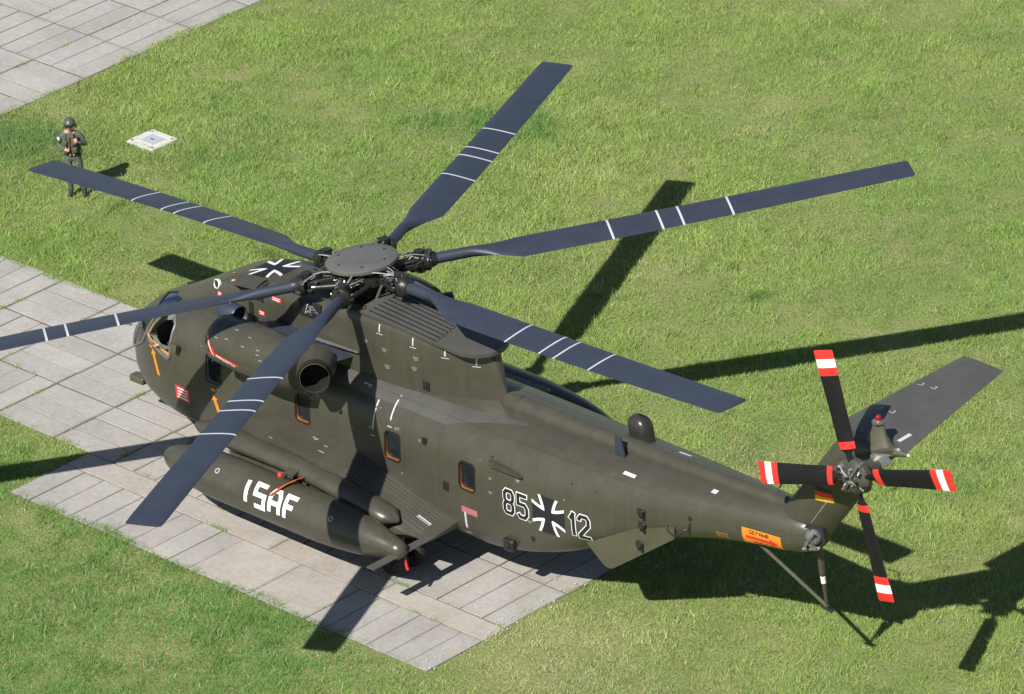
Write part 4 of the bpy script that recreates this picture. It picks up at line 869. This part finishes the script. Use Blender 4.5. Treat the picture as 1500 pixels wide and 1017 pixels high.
sx = Vector((1, 0, A1)).normalized(); sy = nrm.cross(sx)
for k in range(6):
    a = PSI+.4-k*math.pi/3; p = hubT+nrm*.318+(sx*math.cos(a)+sy*math.sin(a))*.52; part(MB().cyl(p-nrm*.02, p+nrm*.006, .028, None, 10), 'cap_hole', M_black, 30, hub)
b = MB(); p = hubT+nrm*.328
for i in range(10): a = rad(36*i); q = p+(sx*math.cos(a)+sy*math.sin(a))*(.09+.02*(i % 3)); b.box(q+nrm*.002, (.05, .03, .004), Matrix.Rotation(a, 3, 'Z'))
part(b, 'worn_paint_patch', M_grey, 0, hub)
b = MB(); b.cyl((HX, 0, 4.30), hubT+nrm*-.3, .34, .26, 24); b.revolve((HX, 0, 4.40), nrm, [(0, .62), (.05, .66), (.12, .66), (.16, .5)], 30); part(b, 'swashplate', M_dark, 40, hub)
for k in range(6):
    a = PSI-.35-k*math.pi/3; b = MB(); p0 = Vector((HX+.60*math.cos(a), .60*math.sin(a), 4.52)); p1 = hubT+(sx*math.cos(a+.15)+sy*math.sin(a+.15))*.78+nrm*-.05
    b.tube([p0, p1], .028, 8); b.cyl(p0-Vector((0, 0, .03)), p0+Vector((0, 0, .06)), .05, None, 10); part(b, 'pitch_rod', random.choice([M_dark, M_grey]), 40, hub)
for i in range(40):        # fittings and looms under the cap
    a = random.uniform(0, 6.28); r = random.uniform(.40, .72); p = hubT+(sx*math.cos(a)+sy*math.sin(a))*r+nrm*random.uniform(.02, .19)
    if i % 2: b = MB().box(p, (random.uniform(.04, .14), random.uniform(.04, .1), random.uniform(.03, .09)), Matrix.Rotation(a, 3, 'Z'), bev=.008)
    else: b = MB().tube([p+Vector((random.uniform(-.1, .1)*t, random.uniform(-.1, .1)*t, .06*math.sin(t*2))) for t in (0, .8, 1.6, 2.4)], random.uniform(.009, .016), 6)
    part(b, 'hub_fitting', random.choice([M_dark, M_grey, M_silver, M_dark, M_black]), 40, hub)

# ------------------------------------------------------------------ people
def skin_mesh(name, verts, edges, radii, sub=1):
    me = bpy.data.meshes.new(name+'_sk'); me.from_pydata(verts, edges, []); o = bpy.data.objects.new(name+'_sk', me); COL.objects.link(o)
    md = o.modifiers.new('s', 'SKIN'); md.use_smooth_shade = True
    for i, r in enumerate(radii):
        sv = me.skin_vertices[0].data[i]; sv.radius = r if isinstance(r, tuple) else (r, r); sv.use_root = (i == 0)
    ss = o.modifiers.new('u', 'SUBSURF'); ss.levels = sub; ss.render_levels = sub
    dg = bpy.context.evaluated_depsgraph_get(); dg.update(); m = bpy.data.meshes.new_from_object(o.evaluated_get(dg)); m.name = name
    bpy.data.objects.remove(o, do_unlink=True); return m
def person(name, J, E_, R_, heads, hands, loc, rz, label, matfn, helmet=True, extra=None, sc=1.0):
    root = empty(name, loc, label, 'person', None, rz); root.scale = (sc,)*3
    names = list(J); verts = [J[k] for k in names]; idx = {k: i for i, k in enumerate(names)}
    me = skin_mesh('body', verts, [(idx[a], idx[b]) for a, b in E_], [R_[k] for k in names], 2)
    bm = bmesh.new(); bm.from_mesh(me)
    for wr, pd, cd_ in hands:     # palm and five fingers, curled
        wr = Vector(wr); pd = Vector(pd).normalized(); cd_ = Vector(cd_).normalized(); sd = pd.cross(cd_).normalized()
        vs, es, rs = [tuple(wr), tuple(wr+pd*.05), tuple(wr+pd*.085)], [(0, 1), (1, 2)], [(.026, .026), (.038, .02), (.036, .018)]
        for f in range(4):
            o_ = sd*(.030-.020*f); L_ = (.068, .078, .072, .056)[f]; b0 = len(vs); p0 = wr+pd*.085+o_
            vs += [tuple(p0), tuple(p0+pd*L_*.45+cd_*.012), tuple(p0+pd*L_*.62+cd_*.040), tuple(p0+pd*L_*.42+cd_*.06)]; es += [(2, b0), (b0, b0+1), (b0+1, b0+2), (b0+2, b0+3)]; rs += [(.0095, .0095)]*4
        b0 = len(vs); p0 = wr+pd*.03+sd*.035; vs += [tuple(p0), tuple(p0+sd*.02+pd*.03+cd_*.012), tuple(p0+sd*.012+pd*.055+cd_*.03)]; es += [(1, b0), (b0, b0+1), (b0+1, b0+2)]; rs += [(.011, .011)]*3
        hm = skin_mesh('hand', vs, es, rs, 1); h2 = bmesh.new(); h2.from_mesh(hm); t = bpy.data.meshes.new('t'); 
        for f in h2.faces: f.material_index = 1
        h2.to_mesh(t); h2.free(); n0 = len(bm.faces); bm.from_mesh(t); bm.faces.ensure_lookup_table()
        for f in bm.faces[n0:]: f.material_index = 1; f.tag = True
    for f in bm.faces:
        if not f.tag: f.material_index = matfn(f.calc_center_median())
        f.smooth = True
    mi_ = [f.material_index for f in bm.faces]; bm.to_mesh(me); bm.free(); me.materials.clear()
    for m in (M_suit, M_skin, M_boot): me.materials.append(m)
    me.polygons.foreach_set('material_index', mi_)
    for p in me.polygons: p.use_smooth = True
    body = bpy.data.objects.new('body', me); COL.objects.link(body); body.parent = root
    def sub(mb, nm, m, sm=50): c = bpy.data.objects.new(nm, mb.mesh(nm, m, sm)); COL.objects.link(c); c.parent = root; return c
    hc = Vector(heads); 
    if helmet:
        b = MB(); rings = []
        for i in range(9):
            ph = rad(-32+122*i/8); rings.append([(hc.x+.128*math.cos(ph)*math.cos(a), hc.y+.012+.155*math.cos(ph)*math.sin(a), hc.z+.045+.135*math.sin(ph)+(.035 if math.sin(a) < -.35 and i < 3 else 0)) for a in [2*math.pi*j/24 for j in range(24)]])
        vs = [p for r in rings for p in r]; fs = []
        for i in range(8):
            for j in range(24):
                q = (i*24+j, i*24+(j+1) % 24, (i+1)*24+(j+1) % 24, (i+1)*24+j); cy = sum(vs[t][1] for t in q)/4; cz = sum(vs[t][2] for t in q)/4
                if not (cy < hc.y-.055 and cz < hc.z+.045): fs.append(q)
        fs.append(tuple(8*24+j for j in range(24))); b.add(vs, fs); sub(b, 'helmet', M_helm)
        b = MB(); pr = []
        for zz in (.0, .05, .075): pr.append([(hc.x+.118*math.sin(t), hc.y+.01-.148*math.cos(t)-(.012 if zz < .05 else 0), hc.z+zz) for t in [rad(-70+140*j/12) for j in range(13)]])
        vs = [p for r in pr for p in r]; fs = [(i*13+j, i*13+j+1, (i+1)*13+j+1, (i+1)*13+j) for i in range(2) for j in range(12)]; b.add(vs, fs); sub(b, 'visor', M_glass)
        b = MB(); b.tube([(hc.x+.10, hc.y-.03, hc.z-.05), (hc.x+.06, hc.y-.13, hc.z-.115), (hc.x+.015, hc.y-.15, hc.z-.09)], .007, 6); sub(b, 'microphone_boom', M_black)
        for s in (-1, 1): b = MB(); b.cyl((hc.x+s*.115, hc.y+.03, hc.z-.02), (hc.x+s*.142, hc.y+.03, hc.z-.02), .055, .045, 14); sub(b, 'ear_cup', M_helm)
    b = MB(); b.revolve((hc.x, hc.y-.105, hc.z-.015), (0, -.8, -.55), [(0, .022), (.025, .017), (.035, .003)], 8); sub(b, 'nose', M_skin)
    b = MB(); b.box((hc.x, hc.y-.103, hc.z-.066), (.05, .012, .012), bev=.004); sub(b, 'mouth', M_pink)
    if extra: extra(sub)
    return root
# standing crewman, facing -Y locally
J = {'pel': (0, .01, .98), 'spn': (0, .015, 1.16), 'chs': (0, .01, 1.36), 'shc': (0, .015, 1.46), 'nk': (0, .0, 1.545), 'jaw': (0, -.035, 1.60), 'hd': (0, -.012, 1.68), 'tp': (0, .0, 1.745),
     'rs': (-.19, .02, 1.455), 're': (-.30, .06, 1.20), 'rw': (-.13, -.17, 1.16), 'ls': (.19, .02, 1.455), 'le': (.31, .02, 1.21), 'lw': (.19, -.17, 1.345),
     'rh': (-.10, .01, .93), 'rk': (-.12, -.02, .52), 'ra': (-.10, .03, .10), 'rt': (-.12, -.13, .045), 'lh': (.10, .01, .93), 'lk': (.16, -.02, .52), 'la': (.19, .03, .10), 'lt': (.22, -.13, .045)}
E_ = [('pel','spn'),('spn','chs'),('chs','shc'),('shc','nk'),('nk','jaw'),('jaw','hd'),('hd','tp'),('shc','rs'),('rs','re'),('re','rw'),('shc','ls'),('ls','le'),('le','lw'),('pel','rh'),('rh','rk'),('rk','ra'),('ra','rt'),('pel','lh'),('lh','lk'),('lk','la'),('la','lt')]
R_ = {'pel': (.16, .115), 'spn': (.155, .11), 'chs': (.175, .125), 'shc': (.14, .10), 'nk': (.058, .06), 'jaw': (.07, .075), 'hd': (.082, .098), 'tp': (.06, .07), 'rs': .075, 're': .055, 'rw': .04, 'ls': .075, 'le': .055, 'lw': .04, 'rh': .105, 'rk': .078, 'ra': .058, 'rt': .045, 'lh': .105, 'lk': .078, 'la': .058, 'lt': .045}
def crew_extra(sub):
    b = MB()
    for i, (z, wx, wy) in enumerate(((1.06, .185, .150), (1.12, .190, .155), (1.28, .198, .160), (1.40, .190, .150), (1.47, .145, .125))): pass
    for s_ in (-1, 1):
        q = MB(); q.tube([(s_*.09, -.10, 1.50), (s_*.085, -.160, 1.36), (s_*.07, -.172, 1.20), (s_*.10, -.162, 1.07)], .013, 6); sub(q, 'harness_strap', M_black)
    b.loft([[(wx*math.copysign(abs(math.cos(a))**.8, math.cos(a)), .012+wy*math.copysign(abs(math.sin(a))**.85, math.sin(a)), z) for a in [2*math.pi*j/26 for j in range(26)]] for z, wx, wy in ((1.05, .180, .142), (1.10, .192, .152), (1.28, .200, .160), (1.40, .190, .150), (1.485, .135, .118))], False, False); v = sub(b, 'survival_vest', M_vest)
    for x, z, a_, c_ in ((-.09, 1.14, .10, .12), (.10, 1.16, .10, .13), (.105, 1.32, .09, .10), (-.09, 1.33, .08, .10)): b = MB(); b.box((x, -.155, z), (a_, .06, c_), bev=.015); sub(b, 'pouch', M_vest)
    b = MB(); b.box((0, -.155, 1.26), (.012, .02, .40)); sub(b, 'vest_zip', M_black)
    b = MB(); b.loft([[(wx*math.cos(a), .012+wy*math.sin(a), z) for a in [2*math.pi*j/24 for j in range(24)]] for z, wx, wy in ((1.0, .178, .132), (1.05, .178, .134))], False, False); sub(b, 'belt', M_black)
    for x in (-.02, .06): b = MB(); b.box((x, -.135, 1.03), (.035, .03, .025), bev=.006); sub(b, 'buckle', M_org)
    for x, z in ((.11, .80), (-.06, .79)): b = MB(); b.box((x, -.10, z), (.04, .02, .02), bev=.004); sub(b, 'thigh_tag', M_rib)
    b = MB(); b.cyl((-.265, .0, 1.36), (-.275, -.012, 1.36), .04, .04, 12); sub(b, 'sleeve_patch', M_white)
    b = MB(); b.tube([(.16, -.10, 1.44), (.235, -.12, 1.15), (.20, -.06, .98)], .014, 6); sub(b, 'intercom_cord', M_black)
    b = MB(); b.box((.0, .16, 1.28), (.28, .09, .36), bev=.03); sub(b, 'back_pack', M_vest)
PX, PY = -8.91, 5.88
crewman = person('person', J, E_, R_, (0, -.012, 1.675), [((-.13, -.17, 1.16), (.75, -.35, .12), (-.1, .95, -.15)), ((.19, -.17, 1.345), (-.45, -.3, .55), (-.2, .9, -.3))], (PX, PY, -.015), rad(38),
    'person in grey-green flight suit and helmet standing on the grass beyond a rotor blade tip', lambda c: 1 if (1.515 < c.z < 1.80 and abs(c.x) < .13) else (2 if c.z < .16 else 0), True, crew_extra, 1.02)
# pilot seated behind the side window
JS = {'pel': (0, .05, .12), 'spn': (0, .07, .30), 'chs': (0, .06, .50), 'shc': (0, .05, .60), 'nk': (0, .03, .68), 'jaw': (0, -.0, .74), 'hd': (0, .02, .82), 'tp': (0, .03, .89), 'rs': (-.19, .05, .59), 're': (-.30, -.02, .36), 'rw': (-.22, -.26, .36), 'ls': (.19, .05, .59), 'le': (.33, .02, .36), 'lw': (.35, -.24, .37),
      'rh': (-.10, -.02, .10), 'rk': (-.13, -.42, .14), 'ra': (-.13, -.52, -.25), 'rt': (-.13, -.64, -.30), 'lh': (.10, -.02, .10), 'lk': (.13, -.42, .14), 'la': (.13, -.52, -.25), 'lt': (.13, -.64, -.30)}
pilot = person('person', JS, E_, R_, (0, .02, .815), [((-.22, -.26, .36), (0, -1, 0), (.2, 0, -1)), ((.35, -.24, .37), (.1, -.9, -.1), (0, -.2, -1))], (1.84, -.86, 1.96), rad(-90),
    'person in olive flight suit seated at the cockpit side window of the helicopter', lambda c: 1 if c.z > .655 and abs(c.x) < .13 else (2 if c.z < -.22 else 0))

# ------------------------------------------------------------------ manhole slab in the grass
mh = empty('inspection_hatch', (-9.66, 8.88, -.065), 'pale square concrete slab with grey metal lid set in the grass', 'hatch', None, rad(-1))
def local(mb, nm, m, parent, sm=0): c = bpy.data.objects.new(nm, mb.mesh(nm, m, sm)); COL.objects.link(c); c.parent = parent; return c
b = MB(); b.box((0, 0, .02), (.86, .80, .17), bev=.02); sl_ = local(b, 'concrete_surround', mat('pale_concrete', (.52, .51, .48), .9, var=.1, vscale=5, bump=.3, bscale=30), mh)
b = MB(); b.box((.02, -.01, .112), (.42, .40, .016), bev=.006); ld = local(b, 'lid', mat('lid_metal', (.42, .44, .47), .5, metal=.1, var=.1, vscale=6), mh)
b = MB(); b.box((.02, -.01, .125), (.12, .025, .014), bev=.004); local(b, 'lid_handle', M_dark, ld)
for x, y in ((-.33, .30), (.33, .30), (.33, -.30), (-.33, -.30)): b = MB(); b.cyl((x, y, .10), (x, y, .112), .03, None, 10); local(b, 'lifting_bolt', M_grey, mh)
# gravel crumbs along the pad's end
pb = MB(); rp = random.Random(3)
for i in range(30):
    x = 12.2+rp.gauss(-.12, .18); y = rp.uniform(-4.4, .3); r = rp.uniform(.012, .035); c = Vector((x, y, .012)); n = 5
    pb.loft([[c+Vector((math.cos(t)*r*rp.uniform(.7, 1.2), math.sin(t)*r*rp.uniform(.7, 1.2), 0)) for t in [6.283*j/n for j in range(n)]], [c+Vector((math.cos(t)*r*.6, math.sin(t)*r*.6, r*.7)) for t in [6.283*j/n for j in range(n)]]], False, True)
tag(pb.build('gravel', mat('pale_gravel', (.40, .385, .36), .9), smooth=0), 'pale gravel crumbs along the end of the concrete pad', 'gravel', kind='stuff')
